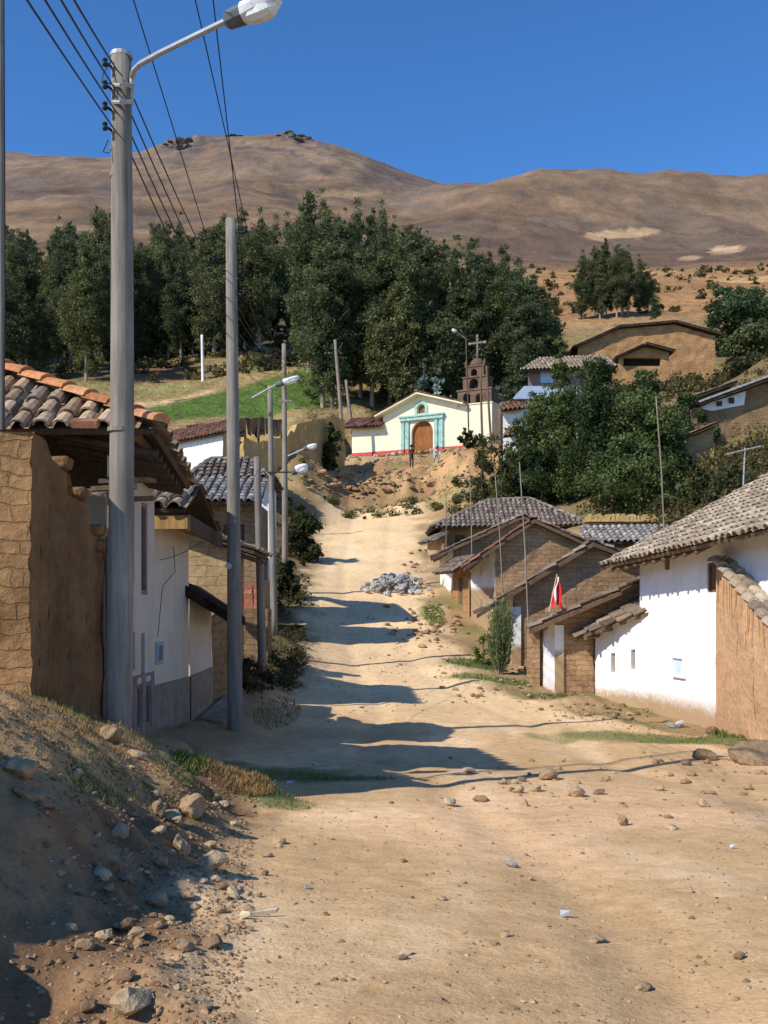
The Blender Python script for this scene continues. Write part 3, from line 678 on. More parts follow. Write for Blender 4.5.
# ------------------------------------------------------------------ LEFT SIDE
# ruined adobe wall in front of the first house
t = thing('adobe_wall', 'rough broken adobe wall end beside the tall wooden pole, below the tiled eave', 'wall', (-3.4, 9.6, -.9))
mb = MB(); wall(mb, (-7, 9.5), (-3.27, 9.5), -1.6, [(0, 1.8), (1.5, 1.72), (2.6, 1.70), (3.1, 1.66), (3.73, 1.66)], res=.09, amp=.07)
mb.build('front_face', 'adobe_l', t, smooth=True)
mb = MB(); wall(mb, (-3.27, 9.5), (-3.17, 11.6), -1.9, [(0, 1.66), (.4, 1.63), (.55, 1.45), (1.0, 1.40), (1.1, 1.2), (1.5, 1.15), (1.6, .85), (2.1, .8)], res=.12, amp=.06); mb.build('street_face', 'adobe_mud', t, smooth=True)
mb = MB(); wall(mb, (-3.17, 11.6), (-7, 11.6), -1.9, .8); wall(mb, (-3.6, 11.6), (-3.7, 9.9), -1.6, [(0, .8), (1.7, 1.66)])
S = [(-3.27, 9.5, 1.66), (-3.255, 9.9, 1.63), (-3.24, 10.05, 1.45), (-3.22, 10.5, 1.4), (-3.2, 10.6, 1.2), (-3.19, 11, 1.15), (-3.185, 11.1, .85), (-3.17, 11.6, .8)]
for p, q in zip(S[:-1], S[1:]): mb.face([p, q, (q[0]-.42, q[1], q[2]), (p[0]-.42, p[1], p[2])])
mb.face([(-7, 9.5, 1.8), (-5.5, 9.5, 1.72), (-3.27, 9.5, 1.66), (-3.27, 9.92, 1.66), (-7, 9.92, 1.8)]); mb.build('broken_top', 'adobe_l', t)
# loose adobe blocks and timbers sticking out below the eave
for k, (x, y, z, dx, lab) in enumerate([(-3.22, 10.35, 1.40, .3, 'adobe block stepping out just below the tiled eave, highest of its stack'), (-3.2, 10.85, 1.15, .3, 'adobe block sticking out of the broken wall, second of its stack'),
                                   (-3.18, 11.3, .80, .34, 'pale rounded adobe block third down the broken wall end'), (-3.17, 11.42, .62, .3, 'lowest adobe block in the stack behind the tall pole')]):
    mb = MB(); mb.obox((x-.35, y-.14, z-.0), (dx+.1, .04, .02), (-.02, .28, 0), (.02, .02, .13))
    o = mb.build('adobe_block', 'adobe_mud', None, (x, y, z)); tag(o, lab, 'adobe block', 'adobe blocks stacked under the eave')
    b_ = o.modifiers.new('b', 'BEVEL'); b_.width = .04; b_.segments = 2

# first house: hipped tile roof and mauve plaster front
t = thing('tiled_house', 'two-storey lilac plaster house with hipped clay tile roof and orange ridge tiles', 'house', (-3.15, 12.6, -1.6)); H1 = t
a, b = (-3.13, 14.0), (-3.14, 11.65)      # street wall, seen from the right side going towards the viewer
a, b = b, a
L_ = (Vector(b)-Vector(a)).length
ops = [(1.05, 1.25, .35, 1.35), (1.6, 1.95, .2, 1.4), (1.12, 1.28, -.75, -.28), (1.6, 1.8, -.85, -.3), (.92, 1.15, -1.6, -.93), (1.38, 1.62, -1.55, -.95), (1.85, 2.15, -1.55, -.95)]
mb = MB(); wall(mb, a, b, -2.5, [(0, 1.76), (2.35, 1.6)], ops=ops, depth=.12); mb.build('plaster_wall', 'lilac', t)
mb = MB(); wall(mb, (-3.13, 14.0), (-8, 14.0), -2.5, 1.55); mb.build('far_wall', 'lilac', t)
for k, o_ in enumerate(ops):
    panel(t, 'shutter' if k < 2 else ('window' if k < 4 else 'door_panel'), 'purple' if k < 2 else ('dark' if k < 4 else 'purple'), a, b, o_[0], o_[1], o_[2], o_[3], .06, .04, frame='mauve' if k in (1, 5, 6) else None)
mb = MB(); d_ = (Vector((*b, 0))-Vector((*a, 0))).normalized()
for s0, s1 in ((.86, .92), (1.15, 1.38), (1.62, 1.85), (2.15, 2.33)): mb.obox(wpt(a, b, s0, -1.62, -.006), d_*(s1-s0), Vector((-.02, 0, 0)), Vector((0, 0, .75)))
mb.obox(wpt(a, b, .86, -.87, -.006), d_*1.47, Vector((-.02, 0, 0)), Vector((0, 0, .04))); mb.build('dado', 'mauve', t)
E0, E1, AP, RW = (-2.48, 11.2, 1.975), (-2.64, 14.0, 1.70), (-4.9, 12.6, 2.98), (-11, 12.6, 2.98)
tile_roof(t, [(-11, 11.2, 1.975), E0, AP, RW], 'tan', .225, .31, 5, .07, front=True)
tile_roof(t, [E0, E1, AP], 'tan', .25, .34, 4, .07, front=True)
tile_roof(t, [E1, (-11, 14.0, 1.70), RW, AP], 'tan', .25, .36, 3, .07)
ridge_row(t, E0, AP, .125, .36, 'orange', lift=.11); ridge_row(t, E1, AP, .105, .36, 'orange'); ridge_row(t, AP, RW, .105, .36, 'orange')
rafters(t, (-2.56, 11.5, 1.93), (-2.68, 13.8, 1.71), (-1, -.05, .2), 1.2, 8, .045, drop=.14, mat='darkwood')
for x in (-2.75, -3.15):
    mb = MB(); mb.tube([(x, 11.3, 1.80+(-2.4-x)*.42), (x-.08, 13.9, 1.56+(-2.4-x)*.42)], .06, 7); mb.build('wall_plate', 'beam', t)
for (x0, y0, z0, x1, y1) in ((-3.2, 11.5, 1.42, -2.65, 11.6), (-3.2, 12.1, 1.28, -2.75, 12.2), (-3.2, 11.2, 1.30, -2.72, 11.2), (-3.2, 11.9, 1.5, -2.75, 12.3)):
    mb = MB(); mb.obox((x0, y0, z0), (x1-x0, y1-y0, .03), (0, .12, 0), (0, 0, .05)); mb.build('loose_board', 'beam', t)
mb = MB(); mb.box((-3.06, 11.35, -1.6), (-3.02, 11.40, 1.3)); mb.build('drain_pipe', 'cement', t)
mb = MB(); mb.box((-3.13, 11.55, -1.7), (-3.05, 11.68, 1.5)); mb.build('corner_post', 'darkwood', t)
o = MB(); o.obox((-3.2, 10.5, 1.86), (.26, .02, 0), (0, .12, .05), (0, -.02, .07)); o = o.build('broken_tile', 'tile', None, (-3.1, 10.6, 1.87)); tag(o, 'broken orange tile lying on the eave above the adobe wall', 'roof tile')
o.data.color_attributes['Col'].data.foreach_set('color', [.36, .16, .09, 1]*len(o.data.loops))

# second house: cream, with a boarded eave
t = thing('cream_house', 'cream plastered house with grey base band and boarded yellow eave on the street', 'house', (-3.4, 15.6, -1.8))
a, b = (-3.42, 15.1), (-3.30, 17.35); a2 = (-3.22, 19.2)
mb = MB(); wall(mb, (-6.5, 15.1), a, -2.5, 1.5, res=.5, amp=.04); wall(mb, a, b, -2.5, [(0, 1.42), (2.25, 1.3)], ops=[(.2, .62, -.82, -.48)], depth=.07, res=.6); mb.build('wall', 'cream', t)
panel(t, 'window', 'blue', a, b, .2, .62, -.82, -.48, .03, .03, frame='grey')
mb = MB(); wall(mb, (b[0]+.02, b[1]), a2, -2.5, [(0, .25), (1.85, .0)], res=.5, amp=.05); wall(mb, a2, (-6, 19.3), -2.5, [(0, 0), (3, .8)], res=.6, amp=.05); mb.build('low_wall', 'cream', t)
mb = MB()
for p, q, z0, z1 in ((a, b, -1.12, -1.12), ((b[0]+.02, b[1]), a2, -1.12, -1.06)):
    d = Vector((q[0]-p[0], q[1]-p[1], 0)); nn = Vector((d.y, -d.x, 0)).normalized()*.025
    P_ = [Vector((p[0], p[1], -2.5)), Vector((q[0], q[1], -2.5)), Vector((q[0], q[1], z1)), Vector((p[0], p[1], z0))]
    mb.face([v+nn for v in P_]); mb.face([P_[3]+nn, P_[2]+nn, P_[2], P_[3]])
mb.build('base_band', 'cement', t)
tile_roof(t, [(-6.2, 15.0, 1.52), (-2.92, 15.0, 1.48), (-2.95, 16.4, 2.0), (-6.2, 16.4, 2.04)], 'pale', .25, .34, 5, .06, front=True)
tile_roof(t, [(-2.85, 17.8, 1.35), (-6.2, 17.8, 1.35), (-6.2, 16.4, 2.0), (-2.92, 16.4, 1.96)], 'pale', .25, .36, 3, .06)
for k in range(3):
    mb = MB(); mb.obox((-3.4+k*.19, 15.08+k*.02, 1.40-.055*k), (.183, 0, -.05), (.03, 2.6, -.09), (0, 0, -.03)); mb.build('soffit_board', 'board', t)
mb = MB(); mb.obox((-3.38, 15.06, 1.19), (.5, 0, 0), (0, .03, 0), (0, 0, .2)); mb.build('eave_board', 'board', t)
mb = MB(); mb.obox((-2.86, 15.0, 1.15), (.03, 0, 0), (.03, 2.8, -.08), (0, 0, .24)); mb.build('fascia', 'darkwood', t)
sl_ = MB(); P_ = [(-3.5, 17.1, .52), (-3.45, 19.4, .45), (-2.55, 19.3, -.12), (-2.62, 17.2, -.05)]
sl_.add([wob(Vector(p)+Vector((0, 0, dz)), .1) for dz in (.0, -.16) for p in P_], [(0, 1, 2, 3), (7, 6, 5, 4), (0, 4, 5, 1), (1, 5, 6, 2), (2, 6, 7, 3), (3, 7, 4, 0)][::1]); sl_.build('earth_roof', 'oldthatch', t)
mb = MB(); mb.tube([(-3.28, 16.0, 1.0), (-3.26, 16.02, .6), (-3.3, 15.3, .35), (-3.35, 15.2, -.4)], .006, 5); mb.build('cable', 'wire', t)
o = MB(); pts = [(-3.15, 17.6), (-2.75, 17.5), (-2.6, 19.0), (-2.8, 20.3), (-3.1, 20.8)]
o.add([(x, y, g1(x, y)+dz) for dz in (.03, -.2) for x, y in pts], [tuple(range(5))[::-1], (0, 1, 6, 5), (1, 2, 7, 6), (2, 3, 8, 7), (3, 4, 9, 8)]); o = o.build('stone_step', 'cement', None, (-2.8, 19, -1.9)); tag(o, 'worn cement doorstep slab along the foot of the cream house', 'step')

# brown adobe yard wall behind the second pole
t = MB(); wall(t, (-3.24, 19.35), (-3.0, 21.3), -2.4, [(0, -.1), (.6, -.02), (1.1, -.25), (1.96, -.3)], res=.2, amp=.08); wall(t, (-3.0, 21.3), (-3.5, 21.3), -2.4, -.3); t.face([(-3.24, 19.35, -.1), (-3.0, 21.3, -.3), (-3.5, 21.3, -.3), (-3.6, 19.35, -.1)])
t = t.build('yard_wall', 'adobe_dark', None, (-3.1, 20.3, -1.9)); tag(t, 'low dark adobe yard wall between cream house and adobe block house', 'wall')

# third house: bare adobe blocks, dark overhanging roof
t = thing('adobe_house', 'bare adobe block house with dark overhanging eave behind the second wooden pole', 'house', (-3.4, 21.6, -1.7))
mb = MB(); wall(mb, (-6.5, 21.6), (-3.22, 21.6), -2.4, [(0, 2.2), (3.28, 1.28)], res=.35, amp=.04); mb.build('gable_wall', 'adobe_y', t)
mb = MB(); wall(mb, (-3.22, 21.6), (-3.3, 24.2), -2.4, 1.2, ops=[(1.3, 2.1, -1.4, .3)], res=.5); mb.build('street_wall', 'adobe_r', t)
panel(t, 'door', 'darkwood', (-3.22, 21.6), (-3.3, 24.2), 1.3, 2.1, -1.4, .3, .12, boards=4)
tile_roof(t, [(-2.68, 21.2, 1.22), (-2.72, 24.3, 1.22), (-6.5, 24.3, 2.5), (-6.5, 21.2, 2.5)], 'brown', .25, .36, 3, .07, front=True)
rafters(t, (-2.72, 21.6, 1.2), (-2.72, 24.2, 1.2), (-1, 0, .33), 1.0, 6, .045, mat='beam')
mb = MB(); mb.tube([(-3.15, 21.4, -2), (-3.16, 21.42, 1.3)], .05, 7); mb.build('post', 'beam', t)

# house with two tiled roofs farther up
t = thing('long_tiled_house', 'brown house under a grey-blue tiled roof just above the adobe block house', 'house', (-5.4, 32, -.6))
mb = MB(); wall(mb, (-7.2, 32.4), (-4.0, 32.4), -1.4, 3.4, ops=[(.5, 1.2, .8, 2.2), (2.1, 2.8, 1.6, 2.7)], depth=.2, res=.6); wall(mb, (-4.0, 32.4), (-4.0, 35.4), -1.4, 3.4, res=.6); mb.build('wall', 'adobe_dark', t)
panel(t, 'shutter', 'blue', (-7.2, 32.4), (-4, 32.4), .5, 1.2, .8, 2.2, .1); panel(t, 'shutter', 'darkwood', (-7.2, 32.4), (-4, 32.4), 2.1, 2.8, 1.6, 2.7, .1)
tile_roof(t, [(-7.6, 31.5, 3.32), (-3.75, 31.5, 3.32), (-3.9, 34.4, 4.45), (-7.4, 34.4, 4.45)], 'bluegrey', .25, .36, 4, .07, front=True)
t = thing('hipped_house', 'white-walled house with brown hipped tile roof behind the grey-blue roof', 'house', (-5.3, 37, .4))
mb = MB(); wall(mb, (-6.6, 36.4), (-4.05, 36.4), -.5, 4.6, res=.6); wall(mb, (-4.05, 36.4), (-4.2, 40), -.5, 4.6, res=.6); mb.build('wall', 'whitef', t)
q = [(-7.1, 35.8, 4.5), (-3.85, 35.8, 4.62), (-4.9, 37.6, 5.45), (-6.3, 37.6, 5.55)]
tile_roof(t, q, 'greyb', .25, .36, 4, .07); tile_roof(t, [(-3.85, 35.8, 4.62), (-4.0, 40, 4.6), (-4.9, 37.6, 5.45)], 'greyb', .25, .36, 3); tile_roof(t, [(-4.0, 40, 4.6), (-7.1, 40, 4.5), (-6.3, 37.6, 5.55), (-4.9, 37.6, 5.45)], 'greyb', .25, .36, 3)
ridge_row(t, q[1], q[2], .11, .4, 'greyb'); ridge_row(t, q[2], q[3], .11, .4, 'greyb'); ridge_row(t, q[0], q[3], .11, .4, 'greyb')
mb = MB(); wall(mb, (-4.02, 33.8), (-3.8, 36.3), -1, 1.0, res=.4, amp=.08); mb.face([(-4.02, 33.8, 1), (-3.8, 36.3, 1), (-4.3, 36.3, 1), (-4.4, 33.8, 1)]); wall(mb, (-4.4, 33.8), (-4.02, 33.8), -1, 1.0)
o = mb.build('yard_wall', 'adobe_y', None, (-3.9, 35, .2)); tag(o, 'short sunlit adobe wall stub at the corner of the hipped white house', 'wall')
# brick stack
g_ = 'red bricks stacked at the roadside'
for k in range(20):
    i, j, l = k % 2, (k//2) % 2, k//4
    mb = MB(); mb.box((-.12, -.06, 0), (.12, .06, .11), 0, random.choice([(.42, .15, .09), (.48, .2, .12), (.36, .13, .08)]))
    o = mb.build('brick', 'stone', None, (0, 0, 0)); o.location = (-3.55+i*.26+random.uniform(-.02, .02), 26.9+j*.16, .05+l*.125); o.rotation_euler.z = random.uniform(-.12, .12)
    tag(o, 'red brick in the small stack on the dark ledge', 'brick', g_)
mb = MB(); mb.obox((-3.85, 26.5, -1.4), (.85, 0, 0), (0, .9, 0), (0, 0, 1.43)); o = mb.build('stone_plinth', 'adobe_dark', None, (-3.4, 26.9, -1.3)); tag(o, 'dark masonry plinth carrying the red bricks', 'plinth')

# white house with the blue door up the left slope
t = thing('white_cottage', 'white cottage with red-brown tile roof and pale blue door below the green field', 'house', (ax(195, 62), 62, 8.4))
a, b = (ax(160, 64), 64), (ax(223, 61), 61)
L_ = (Vector(b)-Vector(a)).length
mb = MB(); wall(mb, a, b, 7.2, [(0, 10.35), (L_, 10.55)], ops=[(1.8, 2.35, 8.35, 9.35)], depth=.15); mb.build('wall', 'whitef', t)
panel(t, 'door', 'paleblue', a, b, 1.8, 2.35, 8.35, 9.35, .05, frame='blue')
c = (ax(240, 65), 65); mb = MB(); Lc = (Vector(c)-Vector(b)).length; wall(mb, b, c, 7.2, [(0, 10.5), (Lc*.55, 11.5), (Lc, 10.9)], res=.5, amp=.05); mb.build('gable_wall', 'ochre', t)
tile_roof(t, [(ax(160, 63.4), 63.4, 10.2), (ax(225, 60.4), 60.4, 10.45), (ax(231, 63), 63, 11.65), (ax(177, 66), 66, 11.55)], 'redb', .27, .38, 3, .08)
tile_roof(t, [(ax(241, 66), 66, 10.7), (ax(178, 69), 69, 10.7), (ax(177, 66), 66, 11.55), (ax(231, 63), 63, 11.65)], 'redb', .27, .38, 3, .08)
mb = MB(); wall(mb, (ax(222, 61.5), 61.5), (ax(243, 63), 63), 7, 8.9, res=.5, amp=.1); o = mb.build('yard_wall', 'ochre', None, (ax(232, 62), 62, 8)); tag(o, 'small ochre wall joining the white cottage and the long roofless enclosure', 'wall')
# long ochre enclosure
t = thing('ochre_enclosure', 'long roofless ochre mud wall enclosure with eroded top left of the church', 'wall', (ax(270, 72), 72, 10))
PL = [(ax(222, 71), 71), (ax(244, 69.5), 69.5), (ax(288, 72), 72), (ax(345, 82), 82)]
TZ = [[(0, az(441, 71)), (1.6, az(438, 70))], [(0, az(438, 69.5)), (1.2, az(442, 70)), (4, az(436, 72))], [(0, az(436, 72)), (.3, az(430, 72)), (1.2, az(432, 73)), (1.5, az(423, 73)), (5, az(418, 76)), (9, az(416, 80)), (12, az(420, 82))]]
for k in range(3):
    mb = MB(); L_ = (Vector(PL[k+1])-Vector(PL[k])).length; tz_ = TZ[k]; tz_[-1] = (L_, tz_[-1][1]); wall(mb, PL[k], PL[k+1], 6.5, tz_, res=.5, amp=.14)
    for s in range(12):
        s0, s1 = L_*s/12, L_*(s+1)/12; f = lambda s_: float(np.interp(s_, [q[0] for q in tz_], [q[1] for q in tz_]))
        p0, p1 = wob(wpt(PL[k], PL[k+1], s0, f(s0)), .14), wob(wpt(PL[k], PL[k+1], s1, f(s1)), .14); q0, q1 = wpt(PL[k], PL[k+1], s0, f(s0)-.1, .5), wpt(PL[k], PL[k+1], s1, f(s1)-.1, .5)
        mb.face([p0, p1, q1, q0])
    mb.build('wall', 'ochre', t)
mb = MB(); wall(mb, (ax(226, 78), 78), (ax(284, 77.5), 77.5), 9, az(424, 78), res=.6, amp=.15); wall(mb, (ax(222, 71.5), 71.5), (ax(226, 78), 78), 9, 12); mb.build('rear_wall', 'ochre', t)
t = thing('ruined_shed', 'collapsed dark thatch shed roof sagging inside the ochre enclosure', 'shed', (ax(258, 75), 75, 12))
mb = MB()
for k in range(14):
    x0 = 232+k*3.7; mb.face([wob(at(x0, 436+random.uniform(-2, 2), 72.6), .2), wob(at(x0+3.7, 436+random.uniform(-2, 2), 72.6), .2), wob(at(x0+3.7, 417+abs(k-6)*.4+random.uniform(-1, 1), 76.5), .2), wob(at(x0, 417+abs(k-6)*.4+random.uniform(-1, 1), 76.5), .2)])
mb.build('thatch', 'oldthatch', t)
for x in (236, 258, 281):
    mb = MB(); mb.tube([at(x, 452, 72.8), at(x+1, 424, 73.5)], .08, 6); mb.build('post', 'darkwood', t)

# ------------------------------------------------------------------ RIGHT SIDE
# white house near the crossing
t = thing('white_house', 'big whitewashed house with grey-tan tile roof and blue notice on its wall', 'house', (6.9, 23.5, -2.5)); RH = t
a, b = (6.50, 26.1), (7.15, 21.2); c = (7.75, 16.5)
a_, b_ = a, b
L_ = (Vector(b)-Vector(a)).length; L2 = (Vector(c)-Vector(b)).length
zt = lambda s: 1.22+.028*s
def son(px, A=a, B=b):
    k = (px-384)/F; d = Vector(B)-Vector(A); s = (k*A[1]-A[0])/(d.x-k*d.y)*1.0; return s*d.length
s0, s1 = son(707), son(730)
ops = [(s0, s1+.2, .38, 1.02)]; sb, sb2 = son(674), son(686)
mb = MB(); wall(mb, a, b, -3.2, [(0, 1.25), (L_, 1.42)], ops=ops, depth=.18, res=.45, amp=0); wall(mb, b, c, -3.2, [(0, 1.42), (L2, 1.6)], res=.6); mb.build('wall', 'white', t)
panel(t, 'window', 'brownshut', a, b, s0, s1+.2, .38, 1.02, .08, boards=3, frame='beam')
panel(t, 'notice', 'palernotice', a, b, sb, sb2, -1.56, -1.06, -.02, .02, frame='whitecloth')
mb = MB(); wall(mb, (11, 26.8), a, -3.2, [(0, 2.8), (4.55, 1.2)], res=.6); mb.build('gable_wall', 'white', t)
u_ = (Vector((*b, 0))-Vector((*a, 0))).normalized(); n_ = Vector((u_.y, -u_.x, 0)); V3 = Vector
base = V3((*a, 0))
rp = lambda s, w, z: base+u_*s-n_*w+V3((0, 0, z))
roofp = [rp(-.45, -.85, 1.12), rp(12, -.85, 1.54), rp(12, 3.6, 3.85), rp(-.45, 3.6, 3.42)]
tile_roof(t, roofp, 'pale', .27, .37, 5, .08, front=True, under='beam')
tile_roof(t, [rp(12, 8, 1.5), rp(-.75, 8, 1.2), rp(-.75, 3.6, 3.42), rp(12, 3.6, 3.85)], 'pale', .27, .4, 3, .08)
ridge_row(t, roofp[3], roofp[2], .13, .4, 'pale', lift=.08); 
mb = MB(); q0, q1 = rp(-.5, -.85, 1.14), rp(-.5, 3.6, 3.44); mb.obox(q0+V3((0, 0, -.14)), q1-q0, u_*.04, V3((0, 0, .16))); mb.build('verge_board', 'beam', t)
ridge_row(t, rp(-.38, -.85, 1.14), rp(-.38, 3.6, 3.44), .10, .36, 'pale', name='verge_tile', lift=.05)
rafters(t, rp(-.3, -.8, 1.11), rp(5.3, -.8, 1.32), -n_+V3((0, 0, .5)), .85, 10, .05, mat='beam', drop=.14)
mb = MB(); p = wpt(a, b, son(669), .95, -.05); mb.tube([p, p+V3((0, 0, .5))], .05, 8); mb.build('rain_pipe', 'adobe_dark', t)
# white stone on the roof
# leaning tiled adobe wall at the frame edge
t = thing('adobe_garden_wall', 'tall reed-streaked adobe wall with tile coping sloping down beside the white house', 'wall', (7.0, 20, -2.5))
A2, B2 = (6.99, 21.62), (7.05, 16.4); LL = (Vector(B2)-Vector(A2)).length
tp_ = [(0, 1.02), (.25, 1.05), (LL, -1.15)]
mb = MB(); wall(mb, A2, B2, -3.2, tp_, res=.3, amp=.05); mb.build('wall', 'mud_o', t)
mb = MB(); wall(mb, (7.14, 21.62), A2, -3.2, 1.02, res=.3); mb.build('end_face', 'mud_o', t)
rp2 = lambda s, w, z: V3((A2[0]+(B2[0]-A2[0])*s/LL+w, A2[1]+(B2[1]-A2[1])*s/LL, z))
zz = lambda s: float(np.interp(s, [0, .25, LL], [1.02, 1.05, -1.15]))
for k in range(15):
    s0 = .05+k*.335; s1 = s0+.36; mb = MB()
    for j in range(2):
        vs = []
        for (s, h) in ((s0, .0), (s1, .06)):
            for q in range(6):
                tt = PI*q/5; vs.append(rp2(s, -.10+j*.24-.12*math.cos(tt)+.0, zz(s)+h+.10*math.sin(tt)))
        vv = random.uniform(.75, 1.15); cc = tuple(x*vv for x in random.choice(PAL['pale'])); mb.add(vs, [(q, q+1, q+7, q+6) for q in range(5)]+[(0, 5, 4, 3, 2, 1), (6, 7, 8, 9, 10, 11)], 0, cc)
    mb.build('coping_tile', 'tile', t, uv=False)
for k in range(24):
    s = .1+random.random()*2.6; z1 = zz(s)-.06; mb = MB(); z0_ = z1-random.uniform(.35, 1.0)
    p = rp2(s, -.028, z0_); mb.tube([p, rp2(s+random.uniform(-.03, .03), -.028, z1)], .009, 4); mb.build('reed', 'mud_o', t)

# low white house with two slit windows
t = thing('low_white_house', 'low whitewashed house with two slit windows under a plank roof beside the big white house', 'house', (6.0, 26.5, -2.4))
a, b = (5.62, 27.32), (6.575, 25.55); L_ = (Vector(b)-Vector(a)).length
kx = lambda px: son(px, a, b)
ops = [(kx(611), kx(615), -1.62, -1.12), (kx(631), kx(635), -1.5, -1.0)]
mb = MB(); wall(mb, a, b, -3.2, [(0, -.62), (L_, -.02)], ops=ops, depth=.15, res=.4); mb.build('wall', 'white', t)
for o_ in ops: panel(t, 'window', 'cement', a, b, o_[0], o_[1], o_[2], o_[3], .1)
tile_roof(t, [(5.05, 27.0, -.72), (5.05, 29.2, -.5), (7.0, 27.6, .35), (6.62, 25.4, .10)], 'brown', .25, .36, 3, .08, front=True, under='beam')
for s in (.1, .35, .6, .85):
    mb = MB(); p = V3((5.1, 26.9, -.82)).lerp(V3((6.5, 25.5, -.04)), s); mb.tube([p, p+V3((.75, .7, .1))], .045, 7); mb.build('rafter', 'beam', t)
# house with the flag
T4, g4, zf4 = gable_house('adobe_house', 'low adobe house with white street wall and the small flag on its plank roof', (4.55, 27.3), math.radians(-6), 1.9, 4.6, -2.37, -.50, 3.6, 1.35, os_=.82, ov=.45, smat='white', gmat='adobe_r', pal='brown')
mb = MB(); p = g4(-.03, -.02, -3); mb.obox(p, V3((.24, 0, 0)), V3((0, -.012, 0)), V3((0, 0, 2.6))); mb.build('worn_corner', 'white2', T4)
mb = MB(); mb.obox(g4(1.8, -.1, -3), V3((-.22, .0, 0)), V3((.06, -.6, 0)), V3((0, 0, 2.45))); mb.build('buttress', 'adobe_r', T4)
# behind it, gables going up the street
T5, g5, zf5 = gable_house('adobe_house', 'bare adobe gable house with dull teal door standing behind the flag', (4.02, 32), math.radians(-9.5), 2.3, 7.2, -1.75, -.12, 2.5, 2.12, os_=1.25, ov=.32, smat='white2', pal='brown', zr=.34,
   sops=[(1.0, 1.6, -1.8, .2)], spanel=[('door', 'tealdoor', 1.0, 1.6, -1.8, .2)])
T6, g6, zf6 = gable_house('adobe_house', 'white-fronted adobe gable house with red-brown verge, farther up the right street side', (4.0, 37), math.radians(-9.5), 3.5, 6.2, -1.05, 1.50, 1.37, 3.27, os_=1.25, ov=.32, smat='white3', pal='redb', zr=.42)
T7, g7, zf7 = gable_house('adobe_house', 'last adobe gable house with short white wall before the hipped grey roof', (2.95, 44), math.radians(-6), 3.6, 6.6, .5, 2.26, 2.98, 4.05, os_=.95, ov=.32, smat='white3', pal='brown', zr=.38)
mb = MB(); p = g5(-.02, -.04, -2.6); mb.obox(p, V3((.28, 0, 0)), V3((0, -.02, 0)), V3((0, 0, 2.7))); mb.build('worn_corner', 'white2', T5)
# wall with gate between the last two
t = thing('yard_gate_wall', 'brown adobe wall with plank gate and little tiled canopy between two white fronts', 'gate', (3.1, 42, .1))
a, b = (2.93, 43.95), (3.38, 40.6); L_ = (Vector(b)-Vector(a)).length
mb = MB(); wall(mb, a, b, -1, 1.75, ops=[(1.2, 2.1, -.3, 1.35)], depth=.15, res=.4); mb.build('wall', 'adobe_o', t)
panel(t, 'plank_gate', 'beam', a, b, 1.2, 2.1, -.3, 1.35, .08, boards=5)
tile_roof(t, [(2.15, 43.9, 1.55), (2.75, 40.4, 1.5), (3.5, 40.5, 2.1), (3.0, 43.9, 2.1)], 'brown', .25, .36, 3, .06, front=True, under='beam')
# hipped grey-tile house
t = thing('hipped_tile_house', 'brown house with wide hipped grey-brown tile roof at the top of the right row', 'house', (6, 57, 3.5))
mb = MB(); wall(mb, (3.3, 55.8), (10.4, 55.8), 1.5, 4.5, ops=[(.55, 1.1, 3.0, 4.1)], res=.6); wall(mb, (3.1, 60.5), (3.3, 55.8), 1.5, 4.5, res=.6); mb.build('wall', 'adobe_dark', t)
panel(t, 'door', 'darkwood', (3.3, 55.8), (10.4, 55.8), .55, 1.1, 3.0, 4.1, .1)
q = [(2.55, 55, 4.42), (11.2, 55, 4.55), (8.2, 57.8, 6.25), (5.85, 57.8, 6.15)]; bk = [(11.1, 60.8, 4.5), (2.5, 60.8, 4.45)]
tile_roof(t, q, 'greyb', .27, .37, 4, .08, front=True); tile_roof(t, [bk[1], q[0], q[3]], 'greyb', .27, .37, 3, .08); tile_roof(t, [q[1], bk[0], q[2]], 'greyb', .27, .37, 3, .08); tile_roof(t, [bk[0], bk[1], q[3], q[2]], 'greyb', .27, .37, 3, .08)
for p, r_ in ((q[0], q[3]), (q[3], q[2]), (q[1], q[2])): ridge_row(t, p, r_, .13, .42, 'greyb', lift=.08)
mb = MB(); wall(mb, (2.35, 55.0), (3.0, 53.6), 1.5, 3.7, res=.5, amp=.06); mb.build('side_wall', 'adobe_y', t)
tile_roof(t, [(1.9, 55.2, 3.55), (2.6, 53.2, 3.55), (3.3, 53.6, 4.0), (2.8, 55.5, 4.0)], 'greyb', .26, .36, 3, .07, name='canopy', under='beam')
# little grey tiled roof and straw-topped wall
t = thing('small_tile_house', 'small brown building with short grey tile roof between the gables and the big white house', 'house', (10.3, 45, 1))
mb = MB(); wall(mb, (8.6, 44.6), (12.4, 44.6), 0, 2.95, res=.6); mb.build('wall', 'adobe_dark', t)
tile_roof(t, [(8.5, 44, 2.88), (12.6, 44, 2.95), (12.6, 46, 3.75), (8.8, 46, 3.7)], 'bluegrey', .27, .37, 4, .08, front=True)
t = thing('straw_topped_wall', 'adobe wall capped with yellow straw behind the small grey tile roof', 'wall', (11.5, 48.5, 3))
mb = MB(); wall(mb, (9.6, 48.4), (13.8, 48.4), 1, 4.15, res=.5, amp=.06); mb.build('wall', 'adobe_r', t)
mb = MB(); n0 = 60
for k in range(n0):
    x = 9.5+4.4*k/n0; h = random.uniform(.08, .40); mb.obox((x, 48.2, 4.15), (.1, 0, 0), (random.uniform(-.03, .03), .8, 0), (random.uniform(-.04, .04), .1, h))
mb.build('straw_cap', 'thatch', t)

